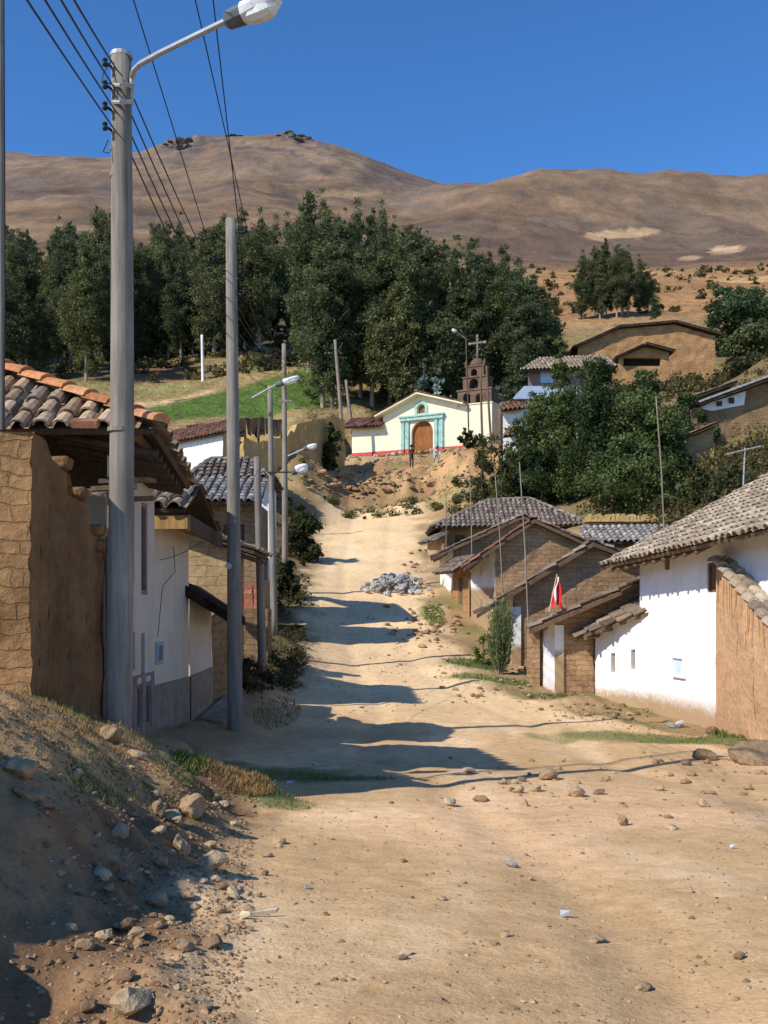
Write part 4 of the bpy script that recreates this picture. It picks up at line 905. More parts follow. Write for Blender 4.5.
# ------------------------------------------------------------------ CHURCH
A = V3((ax(352, 88), 88, 0)); B = V3((ax(492, 82), 82, 0)); CL = (B-A).length; cd_ = (B-A).normalized(); cn = V3((cd_.y, -cd_.x, 0))
def cs(px):                                # distance along the facade of a picture column
    k = (px-384)/F; return (k*A.y-A.x)/(cd_.x-k*cd_.y)
def cz(px, py): return az(py, A.y+cd_.y*cs(px))
def cp(s, z, out=0.): return A+cd_*s+cn*out+V3((0, 0, z))
ZB = 12.6
CH = thing('church', 'small cream village church with red base band, turquoise portal and brick bell tower', 'church', (A.x+5, A.y-4, 13))
s1, s2, s3, s4 = cs(383), cs(420), cs(463), CL
zE, zA_, zR = cz(383, 414), cz(420, 395), cz(463, 403); zT = cz(478, 404)
d0, d1 = cs(411.5), cs(433); zd = cz(422, 432.5)
w0, w1 = cs(417.5), cs(425)
top = [(0, cz(353, 426)), (s1-.01, cz(382, 426)), (s1, zE), (s2, zA_), (s3-.01, zR-.1), (s3, zT), (s4, zT)]
mb = MB(); wall(mb, A, B, ZB-1.5, top, ops=[(d0, d1, ZB-1, zd, 1), (w0, w1, cz(421, 413.5), cz(421, 408.5), 1)], depth=.45); mb.build('facade', 'churchcream', CH)
panel(CH, 'door', 'door', A, B, d0, d1, ZB-1, zd, .3, .06, arch=True, boards=6)
panel(CH, 'niche_window', 'brownshut', A, B, w0, w1, cz(421, 413.5), cz(421, 408.5), .25, .04, arch=True)
mb = MB(); rb = lambda px, up=0: cz(px, 459-(px-353)*.137)
zz_ = cz(352, 453.3); z2 = cz(492, 443.5); f = lambda s: zz_+(z2-zz_)*s/CL
for q0, q1 in ((0, cs(406)), (cs(438.5), s4)):
    mb = MB(); mb.face([cp(q0, ZB-1.5, .012), cp(q1, ZB-1.5, .012), cp(q1, f(q1), .012), cp(q0, f(q0), .012)]); mb.build('base_band', 'red', CH)
for (p0, p1) in ((cs(402), cs(404.6)), (cs(406), cs(409.3)), (cs(435), cs(438)), (cs(440), cs(443.3))):
    mb = MB(); mb.obox(cp(p0, ZB-1.5, 0), cd_*(p1-p0), cn*.16, V3((0, 0, f(p0)-ZB+1.5)), 1); mb.obox(cp(p0, f(p0), 0), cd_*(p1-p0), cn*.15, V3((0, 0, cz(422, 421)-f(p0))), 0)
    mb.obox(cp(p0-.08, cz(422, 421), 0), cd_*(p1-p0+.16), cn*.2, V3((0, 0, .2)), 0); mb.build('pilaster', ['teal', 'red'], CH)
mb = MB()
for q0, q1 in ((cs(401), cs(410)), (cs(434.2), cs(444.5))): mb.obox(cp(q0, f(q0), 0), cd_*(q1-q0), cn*.04, V3((0, 0, cz(422, 419)-f(q0))))
mb.obox(cp(cs(401), cz(422, 420), 0), cd_*(cs(444)-cs(401)), cn*.28, V3((0, 0, .30))); mb.obox(cp(cs(400), cz(422, 417)+.02, 0), cd_*(cs(445)-cs(400)), cn*.36, V3((0, 0, .14)))
mb.build('portal_surround', 'teal', CH)
mb = MB(); r_ = (w1-w0)/2; wc = (w0+w1)/2; zs = cz(421, 408.5)
for sg in (-1, 1): mb.obox(cp(wc+sg*(r_+.14)-.12, cz(421, 415), 0), cd_*.24, cn*.08, V3((0, 0, zs-cz(421, 415))))
for k in range(10):
    t0, t1 = PI*k/10, PI*(k+1)/10; ring = [cp(wc-rr*math.cos(tt), zs+rr*math.sin(tt), .08) for rr, tt in ((r_+.02, t0), (r_+.28, t0), (r_+.28, t1), (r_+.02, t1))]
    mb.face(ring[::-1])
mb.build('niche_surround', 'teal', CH)
# nave and roofs
dep = 13
mb = MB(); wall(mb, B, B-cn*dep, ZB-1.5, zT); wall(mb, A-cn*dep, A, ZB-1.5, cz(353, 426)); mb.build('side_wall', 'churchcream', CH)
tile_roof(CH, [cp(s1-.5, zE-.2, .7), cp(s1-.5, zE-.2, -dep), cp(s2, zA_+.12, -dep), cp(s2, zA_+.12, .7)], 'redb', .3, .4, 3, .12, under='churchcream')
tile_roof(CH, [cp(s3+.3, zR-.1, -dep), cp(s3+.3, zR-.1, .7), cp(s2, zA_+.12, .7), cp(s2, zA_+.12, -dep)], 'redb', .3, .4, 3, .12, under='churchcream')
ridge_row(CH, cp(s2, zA_+.1, .75), cp(s2, zA_+.1, -dep), .16, .45, 'redb', lift=.1)
for (q0, z0, q1, z1) in ((s1-.5, zE-.2, s2, zA_+.12), (s3+.3, zR-.1, s2, zA_+.12)): ridge_row(CH, cp(q0, z0, .62), cp(q1, z1, .62), .12, .45, 'redb', name='verge_tile', lift=.06)
tile_roof(CH, [cp(-.7, cz(353, 428.5), .75), cp(s1+.05, cz(382, 427.5), .75), cp(s1+.05, cz(382, 413.5), -1.5), cp(-.7, cz(353, 414.5), -1.5)], 'redb', .3, .4, 3, .12, name='annex_roof')
mb = MB(); mb.obox(cp(s3, zT, .06), cd_*(s4-s3+.06), -cn*1.8, V3((0, 0, .1))); mb.build('tower_ledge', 'churchcream', CH)
# bell tower: three arched tiers
def tier(px0, px1, py0, py1, arches, depth, name='bell_tier', setb=0.):
    q0, q1 = cs(px0), cs(px1); z0, z1 = cz((px0+px1)/2, py1), cz((px0+px1)/2, py0); a_ = cp(q0, 0, -setb); b_ = cp(q1, 0, -setb)
    ops = [(cs(x0)-q0, cs(x1)-q0, z0+.12, cz((x0+x1)/2, yt), 1) for x0, x1, yt in arches]
    mb = MB(); wall(mb, a_, b_, z0, z1, ops=ops, depth=depth)
    wall(mb, b_, b_-cn*depth, z0, z1); wall(mb, a_-cn*depth, a_, z0, z1)
    W_ = q1-q0; wall(mb, b_-cn*depth, a_-cn*depth, z0, z1, ops=[(W_-o[1], W_-o[0], o[2], o[3], 1) for o in ops], depth=.01)
    mb.obox(cp(q0-.07, z1, .07-setb), cd_*(W_+.14), -cn*(depth+.14), V3((0, 0, .13)))
    o_ = mb.build(name, 'towerstone', CH)
    for o2 in ops:
        bb = MB(); c_ = cp(q0+(o2[0]+o2[1])/2, o2[3]-.1, -setb-depth/2); rr = (o2[1]-o2[0])*.24
        bb.tube([c_+V3((0, 0, .45)), c_+V3((0, 0, .3)), c_+V3((0, 0, -.1)), c_+V3((0, 0, -.25))], [.05, rr*.6, rr*.8, rr*1.2], 10); bb.build('bell', 'black', o_)
    return q0, q1, z1
tier(457.5, 491.5, 390.2, 405, [(463, 470.3, 397), (475.5, 482.5, 397)], 1.5)
tier(462.5, 486.5, 377.3, 389.6, [(468.8, 477.5, 383)], 1.3, setb=.1)
q0, q1, zt_ = tier(464.8, 482.8, 366.3, 376.7, [(470, 476, 371.5)], 1.1, setb=.2)
mb = MB(); c_ = cp((q0+q1)/2, zt_+.16, -.75); R_ = .62
mb.tube([c_+V3((0, 0, R_*1.15*math.sin(k*PI/16)-.05)) for k in range(9)], [max(.02, R_*math.cos(k*PI/16)) for k in range(9)], 14); mb.tube([c_+V3((0, 0, .62)), c_+V3((0, 0, 1.0))], [.13, .1], 8)
mb.build('dome', 'towerstone', CH, smooth=True)
for sx in (-1, 1):
    mb = MB(); p = cp((q0+q1)/2+sx*.8, zt_+.14, -.3); mb.tube([p, p+V3((0, 0, .2)), p+V3((0, 0, .5))], [.1, .12, .01], 6); mb.build('finial', 'towerstone', CH)
mb = MB(); z0, z1 = zt_+1.0, cz(472, 334); zc = cz(472, 341); cc = cp((q0+q1)/2, 0, -.75); W_ = .05
mb.obox(cc+V3((0, 0, z0))-cd_*.05-cn*.05, cd_*.10, cn*.10, V3((0, 0, z1-z0))); mb.obox(cc+V3((0, 0, zc-.05))-cd_*.66-cn*.044, cd_*1.32, cn*.088, V3((0, 0, .10)))
for (dx, dz) in ((-.66, 0), (.66, 0), (0, z1-zc)): mb.obox(cc+cd_*(dx-.1)+V3((0, 0, zc+dz-.1))-cn*.06, cd_*.2, cn*.12, V3((0, 0, .2)))
for k in range(8):
    t0 = PI/4*k+PI/8; p = cc+V3((0, 0, zc)); mb.tube([p+cd_*.12*math.cos(t0)+V3((0, 0, .12*math.sin(t0))), p+cd_*.4*math.cos(t0)+V3((0, 0, .4*math.sin(t0)))], .02, 4)
mb.build('cross', 'conc', CH)
# stone edging in front of the church
gq = 'dark stones edging the church terrace'

# ------------------------------------------------------------------ HILL HOUSES ON THE RIGHT
t = thing('big_adobe_house', 'large windowless orange adobe house with low dark gable roof high on the right slope', 'house', (ax(650, 110), 110, 24))
Y0 = 110; a, b = (ax(578, Y0), Y0), (ax(715, Y0), Y0); L_ = (Vector(b)-Vector(a)).length
S_ = lambda px: (px-578)/(715-578)*L_
mb = MB(); wall(mb, a, b, 20, [(0, az(346, Y0)), (S_(619), az(329, Y0)), (S_(675), az(324.5, Y0)), (L_, az(336, Y0))], res=.7, amp=.1); wall(mb, b, (b[0]+.6, 120), 20, az(336, Y0)); mb.build('wall', 'adobe_hill', t)
RP = [(573, 348), (619, 327.5), (675, 322.5), (720, 335)]
for (p, q) in zip(RP[:-1], RP[1:]):
    A_, B_ = at(p[0], p[1], Y0), at(q[0], q[1], Y0); ov = V3((0, -.7, 0)); bk_ = V3((0, 11, 0))
    tile_roof(t, [A_+ov, A_+bk_, B_+bk_, B_+ov] if q[1] < p[1] else [B_+bk_, B_+ov, A_+ov, A_+bk_], 'brown', .35, .5, 3, .12)
t = thing('open_shed', 'small open adobe shed with dark gable mouth in front of the large orange house', 'shed', (ax(644, 104), 104, 24))
Y0 = 104; a, b = (ax(618.5, Y0), Y0), (ax(669, Y0), Y0); L_ = (Vector(b)-Vector(a)).length; S_ = lambda px: (px-618.5)/50.5*L_
mb = MB(); wall(mb, a, b, 20, [(0, az(357, Y0)), (S_(645), az(347, Y0)), (L_, az(352, Y0))], ops=[(.5, S_(661), az(366, Y0), az(358, Y0))], depth=.5); wall(mb, b, (b[0], 108), 20, az(352, Y0)); mb.build('wall', 'adobe_hill', t)
panel(t, 'interior_shade', 'dark', a, b, .5, S_(661), az(366, Y0), az(358, Y0), .5)  # near-black sheet stands for the shade inside the shed
for (p, q) in (((615, 358.5), (645, 345)), ((645, 345), (673, 352.5))):
    A_, B_ = at(*p, Y0), at(*q, Y0); ov = V3((0, -.9, 0)); bk_ = V3((0, 4, 0)); tile_roof(t, [A_+ov, A_+bk_, B_+bk_, B_+ov] if q[1] < p[1] else [B_+bk_, B_+ov, A_+ov, A_+bk_], 'brown', .35, .5, 3, .12)
t = thing('hillside_house', 'house with wide grey tile roof and bluish upper wall half hidden by the trees', 'house', (ax(565, 84), 84, 17))
Y0 = 84; mb = MB(); wall(mb, (ax(528, Y0), Y0), (ax(612, Y0), Y0), 14, az(368, Y0), ops=[(1.0, 2.1, az(383, Y0), az(371, Y0))], depth=.2); mb.build('wall', 'mauve', t)
panel(t, 'window', 'paleblue', (ax(528, Y0), Y0), (ax(612, Y0), Y0), 1., 2.1, az(383, Y0), az(371, Y0), .1)
tile_roof(t, [at(520, 370, 83), at(618, 366, 83), at(604, 358, 87), at(540, 356, 87)], 'pale', .3, .4, 3, .12)
t = thing('blue_roof_house', 'white house under a pale blue sheet roof behind the leafy trees', 'house', (ax(560, 76), 76, 13))
Y0 = 76; mb = MB(); wall(mb, (ax(517, Y0), Y0), (ax(600, Y0), Y0), 11, az(398, Y0), ops=[(1.4, 2.0, az(425, Y0), az(405, Y0)), (3.6, 4.3, az(425, Y0), az(405, Y0))]); mb.build('wall', 'whitef', t)
for s in (1.4, 3.6): panel(t, 'window', 'blue', (ax(517, Y0), Y0), (ax(600, Y0), Y0), s, s+.65, az(425, Y0), az(405, Y0), .15)
mb = MB(); q = [at(513, 398, 75.3), at(604, 397, 75.3), at(600, 386, 79), at(524, 386, 79)]; mb.add(q+[V3(p)-V3((0, 0, .08)) for p in q], [(0, 1, 2, 3), (7, 6, 5, 4), (0, 4, 5, 1), (1, 5, 6, 2), (2, 6, 7, 3), (3, 7, 4, 0)]); mb.build('sheet_roof', 'bluesheet', t)
t = thing('white_side_house', 'narrow white building right of the bell tower with small red tiled lean-to', 'house', (ax(512, 74), 74, 12))
mb = MB(); wall(mb, (ax(503, 74), 74), (ax(522, 74), 74), 10, az(410, 74)); wall(mb, (ax(522, 74), 74), (ax(524, 78), 78), 10, az(410, 74)); mb.build('wall', 'whitef', t)
tile_roof(t, [at(499, 411, 73.4), at(524, 408, 73.4), at(524, 401, 76), at(502, 403, 76)], 'redb', .3, .4, 3, .1)
tile_roof(t, [at(503, 437, 72.5), at(520, 434, 72.5), at(520, 426, 74), at(506, 428, 74)], 'redb', .3, .4, 3, .1, name='lean_to_roof')
t = thing('slope_adobe_house', 'brown adobe house with white upper wall and sloping verge on the right slope', 'house', (ax(740, 62), 62, 10))
Y0 = 62; a, b = (ax(690, Y0), Y0), (ax(800, Y0), Y0); L_ = (Vector(b)-Vector(a)).length; S_ = lambda px: (px-690)/110*L_
mb = MB(); wall(mb, a, b, 6, [(0, az(410, Y0)), (S_(698), az(407, Y0)), (S_(770), az(382, Y0)), (L_, az(374, Y0))], res=.5, amp=.1); mb.build('wall', 'adobe_dark', t)
mb = MB()
q = [(699, 408), (712, 411), (744, 405), (746, 391), (712, 402)]; mb.face([at(x, y, Y0-.12) for x, y in q][::1]); o_ = mb.build('white_panel', 'whitef', t)
for x in (717, 729):
    mb = MB(); mb.box((ax(x, 61.8), 61.75, az(406.5-(x-717)*.22, 62)), (ax(x+5, 61.8), 61.85, az(402-(x-717)*.3, 62))); mb.build('window', 'darkwood', t)
A_, B_ = at(695, 406.5, Y0), at(800, 368, Y0); tile_roof(t, [A_+V3((0, -.8, 0)), A_+V3((0, 7, 0)), B_+V3((0, 7, 0)), B_+V3((0, -.8, 0))], 'brown', .3, .4, 3, .1)
mb = MB(); p0, p1 = A_+V3((0, -.84, .08)), B_+V3((0, -.84, .08)); mb.obox(p0, p1-p0, V3((0, .05, 0)), V3((0, 0, .12))); mb.build('verge_board', 'grey', t)
t = thing('slope_shed', 'dark-roofed adobe shed behind the sloping-verge house, near the large orange house', 'shed', (ax(710, 70), 70, 12))
Y0 = 70; mb = MB(); wall(mb, (ax(682, Y0), Y0), (ax(738, Y0), Y0), 8, [(0, az(404, Y0)), (3.2, az(388, Y0)), (3.82, az(388, Y0))], res=.6, amp=.1); mb.build('wall', 'adobe_dark', t)
A_, B_ = at(678, 404, Y0), at(733, 384, Y0); tile_roof(t, [A_+V3((0, -.9, 0)), A_+V3((0, 5, 0)), B_+V3((0, 5, 0)), B_+V3((0, -.9, 0))], 'brown', .3, .4, 3, .12)
t = thing('lower_lean_to', 'low adobe lean-to with curved tile edge below the white upper wall', 'shed', (ax(700, 59), 59, 9))
Y0 = 59; mb = MB(); wall(mb, (ax(684, Y0), Y0), (ax(714, Y0), Y0), 5, [(0, az(440, Y0)), (1.72, az(428, Y0))], res=.4, amp=.1); mb.build('wall', 'adobe_y', t)
A_, B_ = at(682, 438, Y0), at(716, 424, Y0); tile_roof(t, [A_+V3((0, -.6, 0)), A_+V3((0, 3, 0)), B_+V3((0, 3, 0)), B_+V3((0, -.6, 0))], 'redb', .3, .4, 3, .1)
# unseen adobe wall, added left of view to throw shade on the bank
t = MB(); wall(t, (-3.85, 2.75), (-3.75, 5.45), -1.5, [(0, .95), (.8, 1.12), (1.3, 1.0), (1.8, 1.08), (2.2, .75), (2.7, .3)], res=.3, amp=.1); wall(t, (-4.3, 2.75), (-3.85, 2.75), -1.5, .95); wall(t, (-3.75, 5.45), (-4.2, 5.45), -1.5, .3); wall(t, (-4.2, 5.45), (-4.3, 2.75), -1.5, [(0, .3), (.5, .75), (.9, 1.08), (1.4, 1.0), (1.9, 1.12), (2.7, .95)])
t.face([(-3.85, 2.75, .5), (-3.75, 5.45, .25), (-4.2, 5.45, .25), (-4.3, 2.75, .5)]); t = t.build('shade_caster_wall', 'adobe_l', None, (-4, 4, -.7)); tag(t, 'added adobe wall out of view, casting shade on the near bank', 'wall')

# ------------------------------------------------------------------ POLES, LAMPS, WIRES
def pole(name, label, base, top, r0, r1, mat='pole', group=None, n=12, bend=.02):
    base = V3(base); top = V3(top); t = thing(name, label, 'pole', base, group)
    mb = MB(); m = 9; H = (top-base).length
    pts = [base-V3((0, 0, .5))]+[base.lerp(top, k/m)+V3((math.sin(k/m*PI)*bend*math.sin(base.x*9), math.sin(k/m*PI*1.5)*bend*.6, 0)) for k in range(m+1)]
    mb.tube(pts, [r0*1.02]+[r0+(r1-r0)*k/m for k in range(m+1)], n); mb.build('shaft', mat, t, smooth=True)
    return t
def insulator(t, p, d=(1, 0, 0), k=.8):
    p = V3(p); d = V3(d).normalized(); mb = MB(); q = p+d*.07
    mb.tube([p-d*.03, p+d*.07], .014, 6); mb.tube([q+V3((0, 0, h_*k)) for h_ in (-.06, -.035, -.01, .01, .035, .06)], [r_*k for r_ in (.035, .045, .03, .03, .045, .035)], 8)
    mb.build('insulator', 'black', t)
def lamp_head(t, p, d, L, w, drop=.0):
    """Street-lamp luminaire: grey rear casing, pale reflector body and a bowed lens below."""
    p = V3(p); d = V3(d).normalized(); sd = d.cross(V3((0, 0, 1))).normalized(); up = sd.cross(d)
    mb = MB(); n = 10; secs = [(0, .30, .28), (.04, .42, .34), (.28, .46, .36)]
    def ring(x, a, b, sh=0.): return [p+d*(x*L)+sd*(w*a*math.cos(2*PI*k/n))+up*(w*b*math.sin(2*PI*k/n)+sh) for k in range(n)]
    def loft(R, mat, nm, par):
        m_ = MB(); vs = [v for r in R for v in r]; fs = []
        for i in range(len(R)-1):
            for k in range(n): fs.append((i*n+k, i*n+(k+1) % n, (i+1)*n+(k+1) % n, (i+1)*n+k))
        fs += [tuple(range(n))[::-1], tuple((len(R)-1)*n+k for k in range(n))]; m_.add(vs, fs); return m_.build(nm, mat, par, smooth=False)
    o = loft([ring(*s) for s in [(0, .26, .26), (.05, .36, .34), (.3, .42, .36), (.36, .44, .37)]], 'lampgrey', 'lamp_casing', t)
    loft([ring(*s) for s in [(.361, .46, .40), (.6, .52, .36), (.85, .44, .26), (.98, .24, .12), (1.0, .1, .05)]], 'cast', 'lamp_shade', t)
    loft([ring(x, a, b, -w*.16) for x, a, b in [(.40, .30, .22), (.5, .40, .34), (.7, .42, .38), (.85, .34, .28), (.95, .12, .1)]], 'lens', 'lens', t)
M['lampgrey'] = m_plain('lamp_grey', (.12, .13, .14), .6, .2, 9, 0)
POLE1 = at(118.5, 724, 10.2); T1 = at(121.5, 57, 10.2)
P1 = pole('utility_pole', 'tallest thick wooden street pole with long lamp arm, beside the tiled lilac house', POLE1, T1, .135, .098, 'conc', n=16)
for py in (70, 92, 113, 133): insulator(P1, at(118, py, 10.2)+V3((-.06, -.08, 0)), (-.5, -1, 0), .62)
mb = MB(); d0 = at(131, 105, 10.2); mb.tube([d0, at(132, 78, 10.15), at(134, 70, 10.05), at(140, 64, 9.95), at(160, 53, 9.7), at(234, 17, 9.2)], .027, 8); mb.build('lamp_arm', 'galv', P1)
for py in (85, 102):
    mb = MB(); mb.tube([at(114, py, 10.1), at(120, py, 10.0), at(133, py, 10.1)], .02, 6); mb.build('clamp', 'galv', P1)
mb = MB(); mb.tube([T1-V3((0, 0, .01)), T1+V3((0, 0, .03))], [.112, .108], 14); mb.build('cap', 'galv', P1)
lamp_head(P1, at(227, 21, 9.25), at(282, -2, 8.95)-at(227, 21, 9.25), .58, .24)
for py in (150, 176, 430):
    mb = MB(); c_ = POLE1.lerp(T1, (724-py)/667); r_ = .135-.037*(724-py)/667+.004; mb.tube([c_-V3((0, 0, .02)), c_+V3((0, 0, .02))], r_, 16); mb.build('steel_band', 'cement', P1)
mb = MB(); mb.tube([at(112, 60, 10.1), at(103, 74, 10.0), at(102, 83, 10.0), at(112, 84, 10.1)], .006, 5); mb.tube([at(108, 140, 10.1), at(103, 152, 10.05), at(109, 153, 10.1)], .006, 5); mb.build('jumper_cable', 'wire', P1)
P2 = pole('utility_pole', 'bare wooden pole cut flat on top, next to the cream house doorstep', at(235, 727, 17), at(231, 220, 17), .128, .088, 'conc', n=16)
mb = MB(); mb.tube([at(231, 222, 17), at(231, 219, 17)], [.09, .085], 12); mb.build('cap', 'bark', P2)
INS2 = [at(213, 258, 16.9), at(247, 229, 16.9), at(246, 291, 16.9)]
for p in INS2: insulator(P2, p+V3((.09*(1 if p.x < at(231, 0, 17).x else -1), 0, 0)), (-1 if p.x < at(231, 0, 17).x else 1, 0, 0))
for (a_, b_) in ((213, 226), (247, 236), (246, 236)):
    y_ = 258 if a_ == 213 else (229 if a_ == 247 else 291); mb = MB(); mb.tube([at(a_, y_+3, 16.9), at(b_, y_+3, 16.95)], .014, 6); mb.build('bracket', 'black', P2)
mb = MB(); mb.tube([at(228.5, 566, 16.86)+V3((0, 0, 0)), at(228.5, 566, 16.84)], .055, 12); mb.build('number_disc', 'galv', P2)
P3 = pole('utility_pole', 'short grey pole with rounded top standing on the shaded left verge', at(262, 651, 23.5), at(257, 457, 23.5), .10, .075, 'conc')
P4 = pole('street_lamp', 'slim street lamp pole with flat lamp head tilted across its top', at(274, 618, 29), at(270, 386, 29), .10, .07, 'conc')
mb = MB(); mb.tube([at(252, 398, 28.6), at(277, 384, 28.6)], .028, 7); mb.build('lamp_arm', 'galv', P4)
lamp_head(P4, at(276, 385.5, 28.6), at(300, 376, 28.4)-at(276, 385.5, 28.6), .72, .22)
mb = MB(); mb.tube([at(268, 472.5, 28.9), at(294, 472, 28.6)], .022, 6); mb.build('lower_arm', 'black', P4)
lamp_head(P4, at(292, 472.5, 28.6), at(307, 465, 28.4)-at(292, 472.5, 28.6), .52, .30)
P5 = pole('street_lamp', 'brownish wooden pole with small low lamp on a short arm, by the dark roadside bush', at(285, 556, 43), at(284, 344, 43), .13, .09, 'pole')
mb = MB(); mb.tube([at(288, 456, 42.9), at(306, 448, 42.5)], .035, 6); mb.build('lamp_arm', 'galv', P5)
lamp_head(P5, at(304, 449, 42.5), at(315, 445, 42.3)-at(304, 449, 42.5), .62, .26)
mb = MB(); mb.obox(at(279, 402, 42.9), (.55, 0, 0), (0, .08, 0), (0, 0, .1)); mb.build('crossarm', 'conc', P5)
pole('utility_pole', 'wooden pole leaning slightly in front of the dark trees, left of the church annex', at(344.5, 461, 85), at(335, 340, 85), .17, .12, 'pole')
pole('utility_pole', 'short leaning pole behind the church annex roof', at(352, 428, 92), at(346, 380, 92), .17, .12, 'pole')
pole('utility_pole', 'pale white pole standing in the brown field before the forest', at(203, 383, 125), at(202, 335, 125), .2, .16, 'whitef')
pole('utility_pole', 'thin grey metal pole behind the bare wooden pole, near the white cottage', at(237, 444, 58), at(235.5, 400, 58), .08, .07, 'galv')
P0 = pole('utility_pole', 'thin grey pole rising behind the broken adobe wall at the picture edge', at(1.5, 560, 10.2), at(1, -60, 10.2), .04, .03, 'conc', n=8)
mb = MB(); mb.tube([at(3, 432, 10.1), at(4.5, 300, 10.1), at(4, 150, 10.1), at(3, -60, 10.1)], .012, 6); mb.build('cable', 'wire', P0)
pole('utility_pole', 'left of the two dark leaning poles standing before the bell tower wall', at(483, 458, 77.5), at(480.5, 372, 77.5), .10, .075, 'beam')
P9 = pole('utility_pole', 'right of the two dark leaning poles before the bell tower wall', at(492, 455, 77.5), at(486.5, 366, 77.5), .10, .07, 'beam')
P10 = pole('street_lamp', 'slender dark lamp pole beside the bell tower cross with small white lamp', at(469, 446, 79.4), at(466, 338, 79.4), .06, .05, 'barkdark')
mb = MB(); mb.tube([at(466, 339, 79.4), at(457, 332, 79.1)], .03, 6); mb.build('lamp_arm', 'galv', P10)
lamp_head(P10, at(458, 332.5, 79.1), at(452, 329, 78.9)-at(458, 332.5, 79.1), .55, .3)
pole('utility_pole', 'brown wooden pole right of the church beside the white narrow building', at(502, 500, 66), at(500, 409, 66), .15, .11, 'beam')
# thin masts over the right-hand roofs
def mast(label, b, t_, r=.022, mat='pole'): 
    o = MB(); b = V3(b); t_ = V3(t_); o.tube([b-V3((0, 0, .3)), b.lerp(t_, .5)+V3((.02, 0, 0)), t_], [r*.72, r*.72, r*.55], 7); o = o.build('antenna_mast', mat, None, b); tag(o, label, 'antenna mast', 'thin metal masts along the right side'); return o
mast('thin mast at the far end of the right row, before the hipped roof', at(446, 548, 50.5), at(446, 482, 50.5), .03)
mast('thin pale mast rising in front of the hipped grey-brown roof', at(472, 556, 42.6), at(469.5, 468, 42.6), .035)
mast('tall thin mast in front of the white-fronted gable house', at(504, 606, 33.8), at(494.5, 466, 33.8), .03)
mast('tallest thin mast before the bare adobe gable, beside the teal door', at(529, 628, 29.6), at(519.5, 462, 29.6), .032)
mast('bent thin mast on the verge of the big white house roof', at(665, 537, 27.2), at(656, 396, 27.2), .03)
t = thing('tv_antenna', 'tilted bar television antenna above the big white house ridge', 'antenna', at(744, 486, 27))
mb = MB(); mb.tube([at(743, 492, 27), at(745, 448, 27)], .02, 6); mb.build('mast', 'galv', t)
mb = MB(); mb.tube([at(728, 454, 26.7), at(761, 446, 27.3)], .018, 6); mb.build('boom', 'galv', t)
for k in range(6):
    p = at(728+6*k, 453.5-1.3*k, 26.75+.1*k); mb = MB(); mb.tube([p-V3((.0, .28-.02*k, .02)), p+V3((.0, .28-.02*k, .02))], .01, 5); mb.build('element', 'galv', t)
o = mast('thin post with tilted top on the slope above the roofs', at(583, 458, 60), at(581, 400, 60), .03)
# wires
def wire(label, p, q, sag, r=.009, n=18, grp='power cables'):
    p = V3(p); q = V3(q); mb = MB(); mb.tube([p.lerp(q, k/n)-V3((0, 0, sag*4*(k/n)*(1-k/n))) for k in range(n+1)], r, 5)
    o = mb.build('power_cable', 'wire', None, p); tag(o, label, 'cable', grp)
for k, (py, x0) in enumerate(((70, 76), (92, 63), (113, 47), (133, 29))):
    q = at(117, py, 10.1); e = at(x0, 0, 6.2 if k < 2 else 6.4); e = q+(e-q)*1.6
    wire(['topmost cable reaching the tallest street pole from above', 'second cable from the top reaching the tallest street pole', 'third cable from the top reaching the tallest street pole', 'lowest cable reaching the tallest street pole from above'][k], e, q, .02, .0075)
    wire(['uppermost of four cables running from the tallest pole down to the far lamp pole', 'second of four cables running from the tallest pole toward the forest', 'third of four cables running from the tallest pole toward the forest', 'lowest of four cables running from the tallest pole toward the forest'][k],
         at(124, py+6, 10.2), at(281+2*k, 352+6*k, 43), .95+.16*k, .0085)
for k, (x0, lab) in enumerate(((133, 'long cable crossing the sky to the bracket on the bare wooden pole'), (195, 'middle cable crossing the sky above the mountain peak'), (213, 'cable nearest the street lamp crossing the sky'))):
    q = INS2[k]; e = at(x0, 0, 10.5); e = q+(e-q)*1.5; wire(lab, e, q, -.02, .0075)
for k in range(3): wire(['upper faint cable from the bare wooden pole to the far lamp pole', 'middle faint cable from the bare wooden pole to the far lamp pole', 'lower faint cable from the bare wooden pole to the far lamp pole'][k], INS2[k], at(282+2*k, 356+8*k, 43), .5, .008)
for k in range(2): wire(['cable from the far lamp pole to the leaning pole by the church', 'lower cable from the far lamp pole to the leaning pole by the church'][k], at(284, 352+8*k, 43), at(335.5, 344+5*k, 85), .8, .012)
wire('thin house cable sagging over the cream house toward the road', at(160, 560, 15), at(258, 470, 23.4), .4, .006)
# flag
t = thing('flag', 'small red and white flag hanging from a short leaning stick on the plank roof', 'flag', at(550, 608, 26.9))
mb = MB(); mb.tube([at(549, 612, 26.9), at(557, 574, 26.9)], .012, 6); mb.build('stick', 'palewood', t)
W_ = 12; H_ = 14; strips = {0: MB(), 1: MB(), 2: MB()}
def fpt(i, j):
    v = j/H_; u = i/W_; wd_ = .07+.30*v; x = u*wd_*(1+.18*math.sin(v*7))-.10*v-.02; return at(557, 577, 26.88)+V3((x-.05*v+.03*math.sin(v*9+u*3), .09*math.sin(u*11+v*3)*(.3+v)-.02, -v*.74-.10*u*v-.07*v*math.sin(u*8+1)))
for i in range(W_):
    for j in range(H_): strips[0 if i < 2 else (1 if i < 6 else 2)].face([fpt(i, j), fpt(i, j+1), fpt(i+1, j+1), fpt(i+1, j)], weld=True)
for k, mt_ in ((0, 'redcloth'), (1, 'whitecloth'), (2, 'redcloth')): strips[k].build('flag_stripe', mt_, t, smooth=True)

